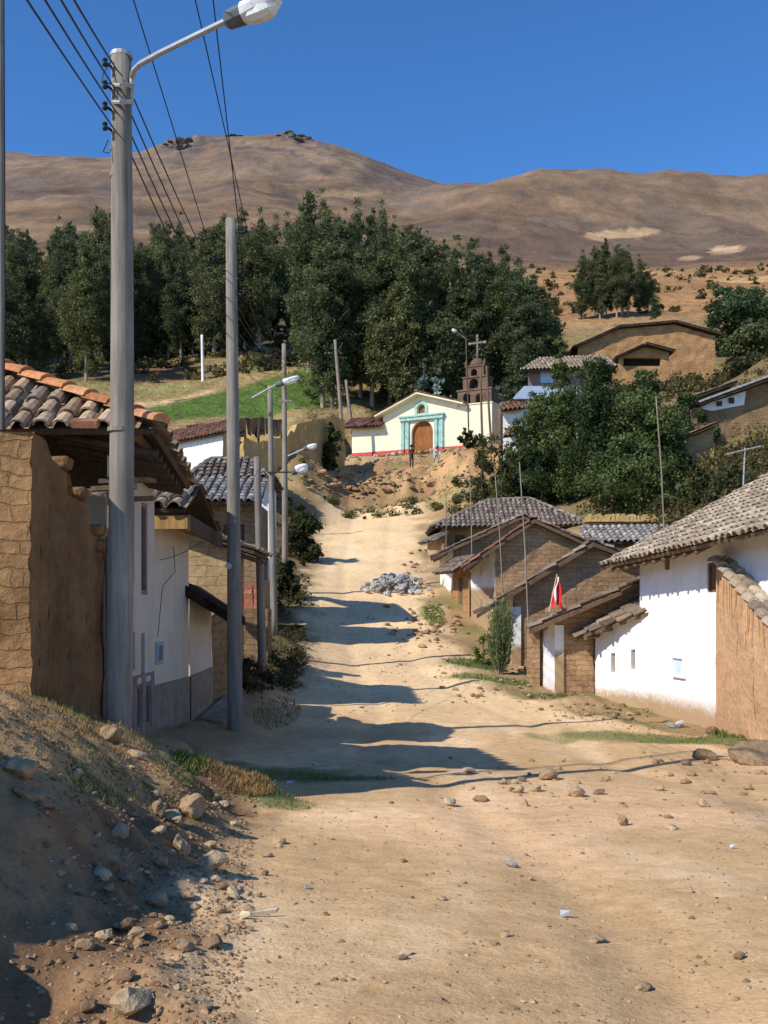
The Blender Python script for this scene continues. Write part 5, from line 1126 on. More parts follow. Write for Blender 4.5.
# ------------------------------------------------------------------ TREES
class LeafMesh:
    def __init__(s, V, C): s.V = V; s.C = C
    def build(s, name, mat, parent=None, loc=None, uv=False):
        off = np.array(loc if loc is not None else (parent_loc(parent) if parent else (0, 0, 0)), float); n = len(s.V)
        me = bpy.data.meshes.new(name); me.vertices.add(4*n); me.vertices.foreach_set('co', (s.V-off).ravel())
        base = (np.arange(n)*4)[:, None]; li = (base+np.array([0, 1, 2, 0, 2, 3])).ravel().astype(np.int32)
        me.loops.add(6*n); me.loops.foreach_set('vertex_index', li); me.polygons.add(2*n); me.polygons.foreach_set('loop_start', (np.arange(2*n)*3).astype(np.int32))
        me.materials.append(M[mat]); me.update(calc_edges=True)
        ca = me.color_attributes.new('Col', 'FLOAT_COLOR', 'CORNER'); c = np.ones((n, 4)); c[:, :3] = s.C; ca.data.foreach_set('color', np.repeat(c, 6, axis=0).ravel())
        o = bpy.data.objects.new(name, me); COL.objects.link(o)
        if parent is not None: o.parent = parent
        else: o.location = off
        return o
def unit(a): return a/(np.linalg.norm(a, axis=1, keepdims=True)+1e-9)
def leaf_crown(blobs, n, size, pal, droop=.3, seed=0, elong=1.6, inner=.45, per=34, spread=.2):
    """Leaf clumps (small folded diamonds) gathered into sprays through the volume of several blobs (centre, radii)."""
    r = np.random.default_rng(seed); Cb = np.array([b[0] for b in blobs], float); Rb = np.array([b[1] for b in blobs], float)
    vol = np.prod(Rb, axis=1)**.7; vol /= vol.sum(); m = max(3, n//per)
    ib = r.choice(len(blobs), m, p=vol); d = unit(r.normal(size=(m, 3))); rr = r.uniform(inner, 1.08, m)**.7
    cc = Cb[ib]+d*Rb[ib]*rr[:, None]; cv = r.uniform(.62, 1.3, m)*(.5+.5*rr); wgt = r.uniform(.4, 1.6, m); wgt /= wgt.sum()  # inner sprays coloured darker, shade inside the crown put into the leaves
    k = r.choice(m, n, p=wgt); sg = Rb[ib[k]].mean(1)*spread
    p = cc[k]+r.normal(size=(n, 3))*sg[:, None]*np.array([1, 1, .8]); p[:, 2] -= np.abs(r.normal(size=n))*sg*droop
    out = d[k]*.7+r.normal(size=(n, 3))*.7; out[:, 2] += .2; out = unit(out)
    a = np.cross(out, r.normal(size=(n, 3))); a[:, 2] -= droop; a = unit(a); b = unit(np.cross(out, a))
    s = size*r.uniform(.55, 1.4, n)[:, None]; L = s*elong
    V = np.stack([p-a*L*.5, p+b*s*.42+out*s*.12, p+a*L*.5, p-b*s*.42+out*s*.12], 1)
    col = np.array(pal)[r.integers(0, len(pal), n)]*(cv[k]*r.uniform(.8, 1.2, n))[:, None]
    return LeafMesh(V, col)
EUC = [(0.108, 0.138, 0.062), (0.132, 0.162, 0.072), (0.090, 0.120, 0.060), (0.156, 0.168, 0.079), (0.114, 0.130, 0.072)]
BRIGHT = [(.115, .16, .052), (.15, .19, .065), (.07, .105, .035), (.175, .21, .08), (.09, .13, .045), (.06, .085, .03)]
BLUE = [(.24, .33, .31), (.30, .40, .38), (.18, .26, .25)]
def tree_trunk(H, lean, r0, limbs, seed, mat='bark'):
    r = random.Random(seed); mb = MB(); pts = [V3((lean*H*(k/8)**1.5+r.uniform(-.02, .02)*H*.2, r.uniform(-.02, .02)*H*.2, H*k/8-(.6 if k == 0 else 0))) for k in range(9)]
    mb.tube(pts, [r0*(1-.085*k)*(1.25 if k == 0 else 1) for k in range(9)], 7)
    for (f, a, L) in limbs:
        p = pts[0].lerp(pts[8], f); e = p+V3((math.cos(a)*L, math.sin(a)*L, L*.9)); mb.tube([p, p.lerp(e, .5)+V3((0, 0, L*.1)), e], [r0*.45, r0*.3, r0*.1], 5)
    return mb
def make_tree(name, label, cat, H, blobs, n, size, pal, seed, lean=0., r0=None, limbs=(), group=None, bark='bark', droop=.3, elong=1.6, extra=None):
    t = thing(name, label, cat, (0, 0, 0), group)
    tree_trunk(H*.8, lean, r0 or H*.013, limbs, seed, bark).build('trunk', bark, t)
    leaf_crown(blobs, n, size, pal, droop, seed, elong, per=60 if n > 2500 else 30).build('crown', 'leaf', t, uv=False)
    return t
def euc_blobs(seed, H=20., w=3.2, low=.16):
    r = random.Random(seed); B_ = []; z = low*H
    while z < H*.97:
        f = (z/H-low)/(1-low); env = w*(math.sin(PI*min(1, f*.77+.17))**.8)*r.uniform(.55, 1.2); hgt = H*r.uniform(.055, .10)
        for q in range(2 if f < .75 else 1):
            a = r.uniform(0, 2*PI); off = env*r.uniform(.25, .65) if f < .85 else env*.15
            B_.append(((math.cos(a)*off, math.sin(a)*off, z+r.uniform(-.5, .5)), (env*r.uniform(.45, .72), env*r.uniform(.45, .72), hgt*r.uniform(.9, 1.4))))
        z += hgt*r.uniform(.65, 1.0)
    return B_
LABF = 'dark eucalyptus tree in the dense forest behind the village'; GF = 'eucalyptus trees of the dark forest'
PROTO = []
for k in range(7):
    H = 20.; w = [2.7, 3.3, 3.0, 3.7, 2.4, 3.1, 2.6][k]
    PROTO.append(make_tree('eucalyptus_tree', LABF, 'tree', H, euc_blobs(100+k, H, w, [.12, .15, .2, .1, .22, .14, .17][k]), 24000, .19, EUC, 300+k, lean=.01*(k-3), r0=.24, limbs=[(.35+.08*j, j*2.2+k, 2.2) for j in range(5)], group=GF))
used = [False]*7
def place_tree(k, px, Y, top_py, wf=1., label=None, group=None):
    X = ax(px, Y); z = g1(X, Y); H = (HOR-top_py)/F*Y-z
    if H < 3: return
    s = H/20.; sc_ = (s*wf*random.uniform(.9, 1.15), s*wf*random.uniform(.9, 1.15), s); rot = (0, 0, random.uniform(0, 6.28))
    o = PROTO[k]
    if not used[k]:
        used[k] = True; o.location = (X, Y, z-.2); o.rotation_euler = rot; o.scale = sc_
        if label: o['label'] = label
        if group: o['group'] = group
    else:
        o = dup(o, (X, Y, z-.2), rot, sc_); o['label'] = label or LABF; o['group'] = group or GF
TOPX = [-120, 0, 25, 50, 75, 100, 130, 165, 185, 205, 240, 262, 290, 318, 345, 365, 400, 425, 450, 480, 510, 540, 560]
TOPY = [215, 216, 222, 232, 215, 207, 228, 204, 200, 218, 194, 215, 195, 190, 200, 212, 210, 226, 240, 236, 240, 268, 300]
rt = random.Random(5)
for px in range(-70, 262, 11):           # near left edge of the forest
    place_tree(rt.randrange(7), px+rt.uniform(-5, 5), rt.uniform(124, 143) if px < 105 else rt.uniform(147, 158), np.interp(px, TOPX, TOPY)+rt.uniform(0, 60), 1.0)
for px in range(-60, 470, 12):
    place_tree(rt.randrange(7), px+rt.uniform(-5, 5), rt.uniform(163, 198), np.interp(px, TOPX, TOPY)+rt.uniform(-6, 24), .9)
for px in range(322, 545, 13):           # dark mass behind the church
    place_tree(rt.randrange(7), px+rt.uniform(-4, 4), rt.uniform(101, 111), np.interp(px, TOPX, TOPY)+rt.uniform(4, 50)+max(0, 345-px)*1.2, 1.15)
for px in range(310, 548, 14):
    place_tree(rt.randrange(7), px+rt.uniform(-5, 5), rt.uniform(112, 132), np.interp(px, TOPX, TOPY)+rt.uniform(0, 28), 1.1)
# the separate grove on the dry slope
GG = 'eucalyptus grove on the dry slope'
for k, (px, ty) in enumerate(((583, 252), (594, 244), (606, 239), (617, 241), (628, 247), (640, 256), (600, 250), (622, 252), (648, 268))):
    place_tree([0, 2, 4, 2, 6, 0, 4, 2, 6][k], px, 185+5*(k % 3), ty, 1.15, 'pale-trunked eucalyptus in the grove above the large orange adobe house', GG)
place_tree(3, 655, 180, 292, 1.5, 'small round tree at the right end of the eucalyptus grove', 'single trees on the dry slope')
# shrubs and broad trees: one mesh each
def bush_blobs(seed, H, w, n=9, low=.1, cone=.0):
    r = random.Random(seed); B_ = []
    for k in range(n):
        f = (k+.5)/n; z = H*(low+(1-low)*f)*.92; e = w*.5*((1-cone*f)*math.sin(PI*min(1, .22+f*.72))**.7); a = r.uniform(0, 2*PI); off = e*r.uniform(.2, .75)
        B_.append(((math.cos(a)*off, math.sin(a)*off, z), (e*r.uniform(.5, .85), e*r.uniform(.5, .85), H/n*r.uniform(.9, 1.6))))
    return B_
def plant(name, label, cat, px, Y, top_py, wpx, n, size, pal, seed, group=None, cone=0., low=.1, nb=9, bark='barkdark', droop=.1, elong=1.5, base_py=None, lean=0.):
    X = ax(px, Y); z = g1(X, Y); H = (HOR-top_py)/F*Y-z; w = wpx/F*Y
    if H < .35*w: print('LOWPLANT', label, H, w)
    H = max(H, .35*w)
    t = make_tree(name, label, cat, H, bush_blobs(seed, H, w, nb, low, cone), int(n*2.2), size*.62, pal, seed, lean, max(.03, H*.02), [(.3+.12*j, j*2.3, w*.25) for j in range(4)], group, bark, droop, elong)
    t.location = (X, Y, z-.15); return t
plant('broad_tree', 'big bushy green tree behind the large orange adobe house at the frame edge', 'tree', 736, 124, 283, 78, 6500, .5, [(.085, .125, .055), (.11, .15, .065), (.07, .105, .05)], 21, nb=14, low=.02)
plant('broad_tree', 'dark round tree directly below the big bushy tree by the orange house corner', 'tree', 752, 116, 318, 52, 3000, .5, EUC, 22, low=.0)
TR = [(560, 64, 312, 40, 4200, .8, 'tall narrow green tree rising above the grey tile roof on the right slope'), (578, 63, 352, 74, 5200, .2, 'wide leafy tree in front of the blue sheet roof'),
      (542, 67, 376, 52, 3600, .2, 'leafy tree in front of the white walls beside the church'), (606, 60, 356, 66, 5200, .2, 'dense dark green tree in the middle of the right slope'),
      (648, 58, 360, 76, 5600, .2, 'broad green tree left of the sloping-verge adobe house'), (632, 54, 428, 84, 5200, .0, 'low spreading green tree with glossy leaves above the small grey roof'),
      (578, 63.5, 432, 66, 4600, .0, 'bushy green tree with pale flowers below the blue roof house'), (545, 63, 440, 52, 3200, .0, 'low dark green tree above the hipped grey-brown roof'),
      (672, 55, 440, 44, 3000, .0, 'dark shrub tree under the lower lean-to on the right slope'), (520, 64, 432, 36, 2000, .0, 'small green tree beside the brown wooden pole')]
TR += [(592, 66, 344, 54, 3000, .3, 'tall leafy tree behind the wide one, below the open shed'), (528, 66, 402, 50, 3000, .2, 'leafy tree just right of the narrow white building'), (688, 62, 384, 44, 2600, .2, 'green tree against the dark-roofed slope shed'), (640, 60, 362, 50, 2800, .2, 'green tree crown below the open shed mouth')]
for k, (px, Y, ty, w, n, cone, lab) in enumerate(TR):
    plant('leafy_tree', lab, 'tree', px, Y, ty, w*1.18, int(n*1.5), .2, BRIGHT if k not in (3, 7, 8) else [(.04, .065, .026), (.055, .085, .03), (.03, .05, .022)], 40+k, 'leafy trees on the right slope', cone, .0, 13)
# white blossom on the flowering tree
mb = leaf_crown(bush_blobs(46, (HOR-432)/F*54-g1(ax(575, 54), 54), 66/F*54, 11, 0, 0), 260, .10, [(.7, .72, .66)], 0, 5, 1.1, .95, 5, .1); o = mb.build('blossom', 'leaf', None, uv=False)
ft = [c for c in COL.objects if c.get('label', '').startswith('bushy green tree with pale')][0]; o.parent = ft; o.location = (0, 0, 0)
for k, (px, Y, ty, w, n, lab) in enumerate(((482, 66, 424, 40, 2000, 'green bush on the bank below the bell tower'), (466, 78, 424, 16, 420, 'thin young tree in front of the church right of its door'), (505, 62, 452, 36, 1800, 'shrub at the foot of the brown pole beside the church'),
         (330, 78, 420, 26, 900, 'dark bush against the end of the ochre enclosure'), (302, 52, 506, 34, 2200, 'dark bush on the left roadside by the low lamp pole'),
         (275, 128, 346, 38, 1500, 'grey-green bush standing in the field above the green crop'), (288, 42, 556, 22, 900, 'dark roadside bush below the low lamp pole'), (690, 50, 468, 56, 2400, 'dull green scrub on the bank above the big white house'),
         (728, 47, 462, 64, 2600, 'brownish scrub in front of the sloping-verge house'), (640, 96, 378, 60, 1800, 'green scrub in front of the open shed'), (600, 98, 384, 44, 1300, 'scrub left of the open shed'), (692, 104, 374, 36, 1000, 'grassy bush below the corner of the orange house'), (745, 84, 372, 50, 1400, 'low green shrub above the sloping verge'))):
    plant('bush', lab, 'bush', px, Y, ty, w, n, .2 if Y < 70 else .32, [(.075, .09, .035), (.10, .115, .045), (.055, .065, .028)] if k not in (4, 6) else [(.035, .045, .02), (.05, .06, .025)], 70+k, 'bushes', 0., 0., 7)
for k, (px, Y, ty, w, lab) in enumerate(((437, 97, 358, 30, 'pale blue-green young eucalyptus behind the church roof'), (424, 99, 350, 24, 'darker blue-green tree left of the pale one behind the church roof'), (498, 92, 376, 20, 'pale blue-green tree right of the bell tower'))):
    plant('blue_tree', lab, 'tree', px, Y, ty, w, 700, .34, BLUE if k != 1 else [(.14, .20, .19), (.18, .24, .23)], 90+k, 'blue-green trees behind the church', .5, .0, 9)
X_ = ax(500, 30.2); Y_ = 30.2; z_ = g1(X_, Y_); H_f = (HOR-598)/F*Y_-z_
t = thing('feathery_shrub', 'upright feathery light green shrub in front of the teal door', 'shrub', (X_, Y_, z_)); rg = np.random.default_rng(4); Vs = []; Cs = []; st = MB()
for k in range(46):
    a_ = rg.uniform(0, 6.28); sp = rg.uniform(.05, .42); h = H_f*rg.uniform(.55, 1.0)*(1-.45*sp); tip = np.array([X_+math.cos(a_)*sp, Y_+math.sin(a_)*sp, z_+h]); b0 = np.array([X_+math.cos(a_)*.06, Y_+math.sin(a_)*.06, z_-.05]); mid = b0*.5+tip*.5+np.array([math.cos(a_), math.sin(a_), 0])*.06
    st.tube([V3(b0), V3(mid), V3(tip)], [.012, .008, .003], 4)
    for j in range(95):
        f = rg.uniform(.12, 1.02); p_ = (1-f)**2*b0+2*f*(1-f)*mid+f*f*tip; d_ = rg.normal(size=3)*.6+np.array([math.cos(a_)*.5, math.sin(a_)*.5, .9]); d_ /= np.linalg.norm(d_); sd_ = np.cross(d_, rg.normal(size=3)); sd_ /= np.linalg.norm(sd_); l_ = rg.uniform(.07, .15); p_ = p_+rg.normal(size=3)*.035
        Vs.append([p_, p_+d_*l_*.5+sd_*.014, p_+d_*l_, p_+d_*l_*.5-sd_*.014]); Cs.append(np.array([(.20, .27, .085), (.26, .33, .11), (.16, .22, .07)][j % 3])*rg.uniform(.7, 1.2))
st.build('stem', 'bark', t); LeafMesh(np.array(Vs), np.array(Cs)).build('foliage', 'leaf', t)
plant('small_shrub', 'small yellow-green plant beside the feathery shrub', 'shrub', 483, 32, 622, 18, 500, .09, [(.20, .23, .07), (.25, .27, .09)], 121, None, 0, 0, 5)
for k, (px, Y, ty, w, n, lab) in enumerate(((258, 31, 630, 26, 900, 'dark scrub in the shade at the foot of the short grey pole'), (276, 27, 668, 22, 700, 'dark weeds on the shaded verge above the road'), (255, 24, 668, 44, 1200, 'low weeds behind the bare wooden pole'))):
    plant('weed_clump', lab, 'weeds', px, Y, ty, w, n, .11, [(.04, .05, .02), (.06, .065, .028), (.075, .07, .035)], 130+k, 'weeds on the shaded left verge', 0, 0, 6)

# ------------------------------------------------------------------ STONES
def rock_mesh(name, seed, col, rough=.35, sub=3, flat=.7, cubic=.5):
    bm = bmesh.new(); bmesh.ops.create_icosphere(bm, subdivisions=sub, radius=1); r = random.Random(seed)
    pl = [(V3((r.gauss(0, 1), r.gauss(0, 1), r.gauss(0, 1))).normalized(), r.uniform(.55, .85)) for _ in range(9)]
    for v in bm.verts:
        d = v.co.normalized()
        for n_, h in pl:
            x = v.co.dot(n_)
            if x > h: v.co -= n_*(x-h)*.9
        k = float(vn([d.x*2.3+d.z*1.9+seed], [d.y*2.3-d.z*1.3], seed)[0])-.5; k2 = float(vn([d.x*6+d.z*5+seed], [d.y*6-d.z*4], seed+1)[0])-.5
        v.co *= 1+k*rough+k2*rough*.25; v.co.z *= flat
    me = bpy.data.meshes.new(name); bm.to_mesh(me); bm.free(); me.materials.append(M['stone'])
    me.polygons.foreach_set('use_smooth', np.array([sub > 2]*len(me.polygons)))
    ca = me.color_attributes.new('Col', 'FLOAT_COLOR', 'CORNER'); ca.data.foreach_set('color', list((*col, 1))*len(me.loops)); me.update(); return me
TANR = [(.38, .265, .155), (.31, .21, .12), (.43, .315, .19), (.25, .16, .095), (.47, .36, .235)]; GREYR = [(.36, .355, .34), (.45, .44, .42), (.29, .285, .275), (.52, .51, .49)]; BRN = [(.30, .185, .105), (.38, .24, .135), (.24, .145, .08), (.46, .31, .18)]
RT = [rock_mesh('stone', 10+k, TANR[k % 5], .4, 2, .62) for k in range(8)]; RG = [rock_mesh('stone', 40+k, GREYR[k % 4], .35, 2, .68) for k in range(6)]; RB = [rock_mesh('stone', 60+k, BRN[k % 4], .5, 2, .55) for k in range(6)]; BIG = [rock_mesh('boulder', 80+k, TANR[k % 3], .38, 4, .75) for k in range(5)]
def ground_hit(px, py):
    """Ground point seen at a picture position (for measuring where a stone lies)."""
    Ys = np.concatenate([np.arange(3.2, 40, .05), np.arange(40, 100, .25)]); X = (px-384)/F*Ys; Z = gz(X, Ys); d = (HOR-py)/F*Ys-Z
    i = np.argmax(d < 0); return V3((X[i], Ys[i], Z[i]))
ROCKS = []
def rock(me, p, s, label, group=None, name='stone', cat='stone', sink=.25, rz=None, tilt=.25, sz=None):
    f = sz or (random.uniform(.8, 1.25), random.uniform(.8, 1.25), random.uniform(.8, 1.15))
    ROCKS.append((me, V3(p)+V3((0, 0, s*f[2]*(.62-sink))), (random.uniform(-tilt, tilt), random.uniform(-tilt, tilt), random.uniform(0, 6.28) if rz is None else rz), (s*f[0], s*f[1], s*f[2]), label, group, name, cat))
def flush_rocks(limit=296):
    own = [r for r in ROCKS if r[5] is None]; rest = sorted([r for r in ROCKS if r[5] is not None], key=lambda r: -r[3][0]*r[3][2]/r[1].y**2); k = limit-len(own)
    for me, p, rot, sc_, label, group, name, cat in own+rest[:k]:
        o = bpy.data.objects.new(name, me); COL.objects.link(o); o.location = p; o.rotation_euler = rot; o.scale = sc_; tag(o, label, cat, group)
    mb = MB()
    from mathutils import Euler
    for me, p, rot, sc_, label, group, name, cat in rest[k:]:
        m_ = Matrix.LocRotScale(p, Euler(rot), V3(sc_)); c = me.color_attributes['Col'].data[0].color[:3]
        mb.add([m_ @ v.co for v in me.vertices], [tuple(f.vertices) for f in me.polygons], 0, c)
    o = mb.build('rubble', 'stone', None, (0, 0, 0), uv=False); o['kind'] = 'stuff'
def rpx(me, px, py, wpx, label, **kw):
    p = ground_hit(px, py); return rock(me, p, wpx/F*p.y*.5, label, **kw)
GN = 'named stones by the road'
for me, px, py, w, lab, kw in [(BIG[0], 190, 815, 40, 'largest rounded tan boulder beside the dry grass hummock', {}), (BIG[1], 159, 816, 21, 'upright pale boulder leaning against the largest one', dict(sz=(.8, .8, 1.35))), (BIG[2], 172, 822, 22, 'low brown boulder in front of the two larger ones', {}),
    (BIG[3], 181, 855, 20, 'tall dark brown stone standing on end in the stony verge', dict(sz=(.85, .8, 1.7))), (RT[2], 213, 868, 36, 'broad pale flat slab in the stony verge', {}), (RT[4], 223, 808, 14, 'small whitish block right of the largest boulder', {}), (RT[4], 203, 885, 14, 'pale square stone below the broad slab', {}),
    (BIG[4], 760, 764, 46, 'big tan boulder at the right road edge', {}), (RT[1], 623, 826, 15, 'upright pointed stone alone on the road', dict(sz=(.9, .9, 1.4))), (RG[2], 512, 868, 13, 'dark grey lump alone in the middle of the road', {}), (RT[4], 406, 955, 13, 'yellowish stone alone low in the road', {}),
    (RT[3], 265, 876, 10, 'small tan stone on the road edge right of the verge stones', {}), (RG[0], 308, 889, 8, 'dark round pebble on the smooth road left half', {}), (RT[0], 547, 780, 22, 'blocky tan stone among the stones at the crossing', {}), (RT[2], 577, 797, 19, 'wide pale stone just right of the blocky one', {}), (RT[1], 482, 802, 15, 'tan stone left of the crossing stones', {}),
    (RT[1], 706, 760, 26, 'flat brownish stone left of the big boulder at the right edge', {}), (RG[2], 672, 728, 12, 'dark stone on the green patch before the white house', {}), (RT[0], 660, 762, 10, 'small stone below the green patch', {}), (RT[3], 711, 734, 16, 'brown round stone at the foot of the orange garden wall', {}), (RG[3], 680, 727, 16, 'pale stone at the corner foot of the white house', {}),
    (RT[0], 205, 1010, 16, 'stone at the very bottom of the picture', {}), (RT[2], 130, 1012, 44, 'long pale stone half buried at the bottom of the verge', {}), (RT[3], 212, 948, 24, 'dark brown clod beside the smooth road edge', {}), (RT[3], 178, 950, 16, 'round brown stone left of the dark clod', {}), (RT[2], 120, 838, 26, 'long tan stone lying on the dark soil', {}), (RT[4], 102, 880, 24, 'greenish pale stone at the edge of the shadow', {}),
    (BIG[2], 138, 760, 18, 'brown stone at the foot of the lilac house corner', {}), (BIG[1], 112, 742, 24, 'flat tan stone under the tall wooden pole', {}), (BIG[3], 18, 775, 34, 'large dark brown clod on top of the bank', {}), (BIG[4], 30, 800, 28, 'dark soil clod below the larger one on the bank', {})]:
    rpx(me, px, py, w, lab, **kw)
rr_ = random.Random(77)
def scatter(n, fpx, meshes, smin, smax, label, group, cond=None, sink=.28, name='stone'):
    k = 0
    while k < n:
        px, py = fpx()
        p = ground_hit(px, py)
        if cond and not cond(px, py, p): continue
        s = smin+(smax-smin)*rr_.random()**2.5; rock(rr_.choice(meshes), p, s, label, group, sink=sink, name=name); k += 1
GSV = 'loose stones in the brown verge'
scatter(120, lambda: (rr_.uniform(20, 290), rr_.uniform(770, 1022)), RT+RB[:3], .012, .055, 'loose stone lying in the brown verge at the road edge', GSV, lambda px, py, p: px < 130+(1020-py)*.42+rr_.gauss(0, 30) and px > 125-(1020-py)*.25-40)
scatter(60, lambda: (rr_.gauss(205-(0)*1, 45), rr_.gauss(880, 45)), RT, .015, .07, 'loose stone lying in the brown verge at the road edge', GSV, lambda px, py, p: 120 < px < 285 and 790 < py < 1000)
scatter(60, lambda: (rr_.uniform(250, 768), rr_.uniform(760, 1020)), RT, .010, .045, 'small loose stone lying on the dirt road', 'small stones on the dirt road')
scatter(45, lambda: (rr_.gauss(540, 50), rr_.gauss(785, 14)), RT, .02, .10, 'stone in the scatter across the crossing', 'stones scattered at the crossing', lambda px, py, p: py > 755)
scatter(40, lambda: (rr_.gauss(700, 45), rr_.gauss(780, 22)), RT, .02, .10, 'stone in the scatter near the big boulder', 'stones scattered near the big boulder', lambda px, py, p: py > 752 and px < 768)
scatter(75, lambda: (rr_.gauss(600, 42), rr_.gauss(712, 5)), RB+RT[:3], .03, .11, 'brown rubble stone along the foot of the white houses', 'rubble along the white houses', lambda px, py, p: 540 < px < 690 and 698 < py < 724)
scatter(30, lambda: (rr_.uniform(440, 530), rr_.gauss(690, 8)), RB+RT, .03, .12, 'rubble stone on the verge before the feathery shrub', 'rubble before the feathery shrub')
scatter(22, lambda: (rr_.gauss(516, 8), rr_.gauss(668, 7)), RB+RT, .05, .14, 'stone of the small heap between feathery shrub and flag house', 'small stone heap by the flag house', lambda px, py, p: px > 500)
scatter(80, lambda: (rr_.gauss(432, 24), rr_.gauss(625, 11)), RB, .06, .17, 'brown broken adobe lump in the rubble heap on the road side', 'rubble heap before the gate wall', lambda px, py, p: px < 472 and 600 < py < 650)
scatter(45, lambda: (rr_.uniform(370, 470), rr_.gauss(668, 16)), RT+RB, .025, .08, 'stone on the rough stretch in the middle of the street', 'stones on the rough street stretch')
scatter(30, lambda: (rr_.gauss(425, 12), rr_.gauss(575, 16)), RB, .06, .16, 'rubble stone by the canopy at the top of the right row', 'rubble at the top of the right row')
scatter(90, lambda: (rr_.gauss(365, 32), rr_.gauss(489, 8)), RB, .12, .42, 'brown clod in the dug earth below the church', 'clods in the dug earth', lambda px, py, p: 470 < py < 506, name='clod')
# heap of grey stones
c0 = ground_hit(393, 596); GH = 'grey stones heaped on the street'
for k in range(130):
    u = rr_.gauss(0, .42); v = rr_.gauss(0, .4); u = max(-1, min(1, u)); v = max(-1, min(1, v)); x = c0.x+u*1.55+.12; y = c0.y+.9+v*1.1; h = .80*max(0, 1-(u*u+v*v)*.9)*rr_.random()
    rock(rr_.choice(RG), (x, y, g1(x, y)+h), rr_.uniform(.10, .19), 'grey stone of the heap lying on the street before the houses', GH, sink=.1, tilt=1.)
# dry-stone rubble wall up the slope
for k in range(110):
    f = rr_.random(); px = 288+62*f+rr_.uniform(-3, 3); Y = 90+6*f+rr_.uniform(-.6, .6); x = ax(px, Y); z = g1(x, Y)
    rock(rr_.choice(RT+RB[:2]), (x, Y, z+rr_.random()*1.5*(1-.4*abs(f-.5))), rr_.uniform(.16, .34), 'stone of the rough dry-stone bank above the enclosure', 'dry-stone bank above the enclosure', sink=.1, tilt=1.)
for k in range(46):
    s = (k+.5)/46*CL; p = cp(s, 0, .9+rr_.uniform(-.25, .25)); z = g1(p.x, p.y); rock(rr_.choice(RB+RG[:2]), (p.x, p.y, z), rr_.uniform(.13, .26), 'dark stone of the edging along the church terrace', 'stones edging the church terrace', sink=.2, tilt=.6)
flush_rocks()
# rock outcrops on the ridge
for k, (px, py, wpx, hpx, lab) in enumerate(((183, 146, 44, 13, 'dark rock outcrop on the ridge left of the summit'), (299, 141, 34, 12, 'dark rock knob forming the mountain summit'), (236, 144, 22, 5, 'low dark rock ledge between the two summit knobs'))):
    r_ = random.Random(200+k); mb = MB(); Ys_ = np.arange(1300., 1500., 5.); n_ = 26 if k < 2 else 9
    for j in range(n_):
        u_ = r_.gauss(0, .42); qx = px+u_*wpx*.5; Zr = gz(ax(qx, Ys_), Ys_); i_ = int(np.argmax(Zr/Ys_)); Y_ = float(Ys_[i_])-r_.uniform(0, 45); X_ = ax(qx, Y_); z_ = g1(X_, Y_)
        me = RG[j % 6]; w_ = r_.uniform(4, 9)*(1-.5*min(1, abs(u_))); m_ = Matrix.LocRotScale(V3((X_, Y_, z_-w_*.1)), Matrix.Rotation(r_.uniform(0, 6.28), 3, 'Z').to_quaternion(), V3((w_*1.25, w_, w_*.75*hpx/12))); c = r_.choice([(.12, .105, .09), (.09, .08, .07), (.15, .125, .10)])
        mb.add([m_ @ v.co for v in me.vertices], [tuple(f.vertices) for f in me.polygons], 0, c)
    o = mb.build('rock_outcrop', 'stone', None, at(px, py, 1400.), uv=False); tag(o, lab, 'rock outcrop')
# fine gravel and clods nobody would count
gm = MB(); sh = [V3(v) for v in ((1, 0, 0), (.4, .9, 0), (-.7, .8, 0), (-1, -.2, 0), (-.2, -1, 0), (.8, -.7, 0), (.45, .3, .75), (-.4, .45, .8), (-.3, -.45, .7), (.4, -.35, .85))]; fs_ = [(0, 1, 6), (1, 2, 7, 6), (2, 3, 7), (3, 8, 7), (3, 4, 8), (4, 5, 9, 8), (5, 0, 6, 9), (6, 7, 8, 9)]
Xs = []; Ysx = []; kk = []
for k in range(15000):
    if k >= 14000: y = rr_.uniform(69.5, 84); x = rr_.uniform(-9, 8.5)
    elif k < 8500 and k % 5 < 2: y = 6+3*rr_.random(); x = -2.3+rr_.gauss(0, .55)
    elif k < 8500:
        y = 3.4+9*rr_.random()**1.4; l_ = float(road_edges(y)[0]); x = l_-abs(rr_.gauss(0, .55))+.18
    elif k < 12500: y = 3.2+16*rr_.random()**1.7; x = rr_.uniform(-1.2, .40*y+.3)
    elif k < 13200: y = 20+26*rr_.random(); l_, r_ = road_edges(y); x = rr_.uniform(float(l_), float(r_))
    else: y = 19+26*rr_.random(); x = float(road_edges(y)[1])+rr_.uniform(-.8, 1.3)
    Xs.append(x); Ysx.append(y); kk.append(k)
Zs = gz(Xs, Ysx)
for x, y, z, k in zip(Xs, Ysx, Zs, kk):
    s = rr_.uniform(.004, .011)*(1.5 if k < 8500 else (1 if k < 12500 else (2.6 if k < 14000 else 12)))*(.8 if k < 8500 else 1)*(1.8 if rr_.random() < .1 else 1); c = (.26, .16, .088) if k < 8500 and k % 5 < 2 else rr_.choice(BRN if k < 8500 and rr_.random() < .88 else TANR); v = rr_.uniform(.7, 1.15); a = rr_.uniform(0, 6.28); ca_, sa_ = math.cos(a), math.sin(a); q = rr_.uniform(.6, 1.5)
    gm.add([(x+(p.x*ca_*q-p.y*sa_)*s*rr_.uniform(.7, 1.2), y+(p.x*sa_*q+p.y*ca_)*s*rr_.uniform(.7, 1.2), z+p.z*s*rr_.uniform(.6, 1.1)-.001) for p in sh], fs_, 0, tuple(t_*v for t_ in c))
o = gm.build('gravel', 'stone', None, (0, 0, 0), uv=False); o['kind'] = 'stuff'
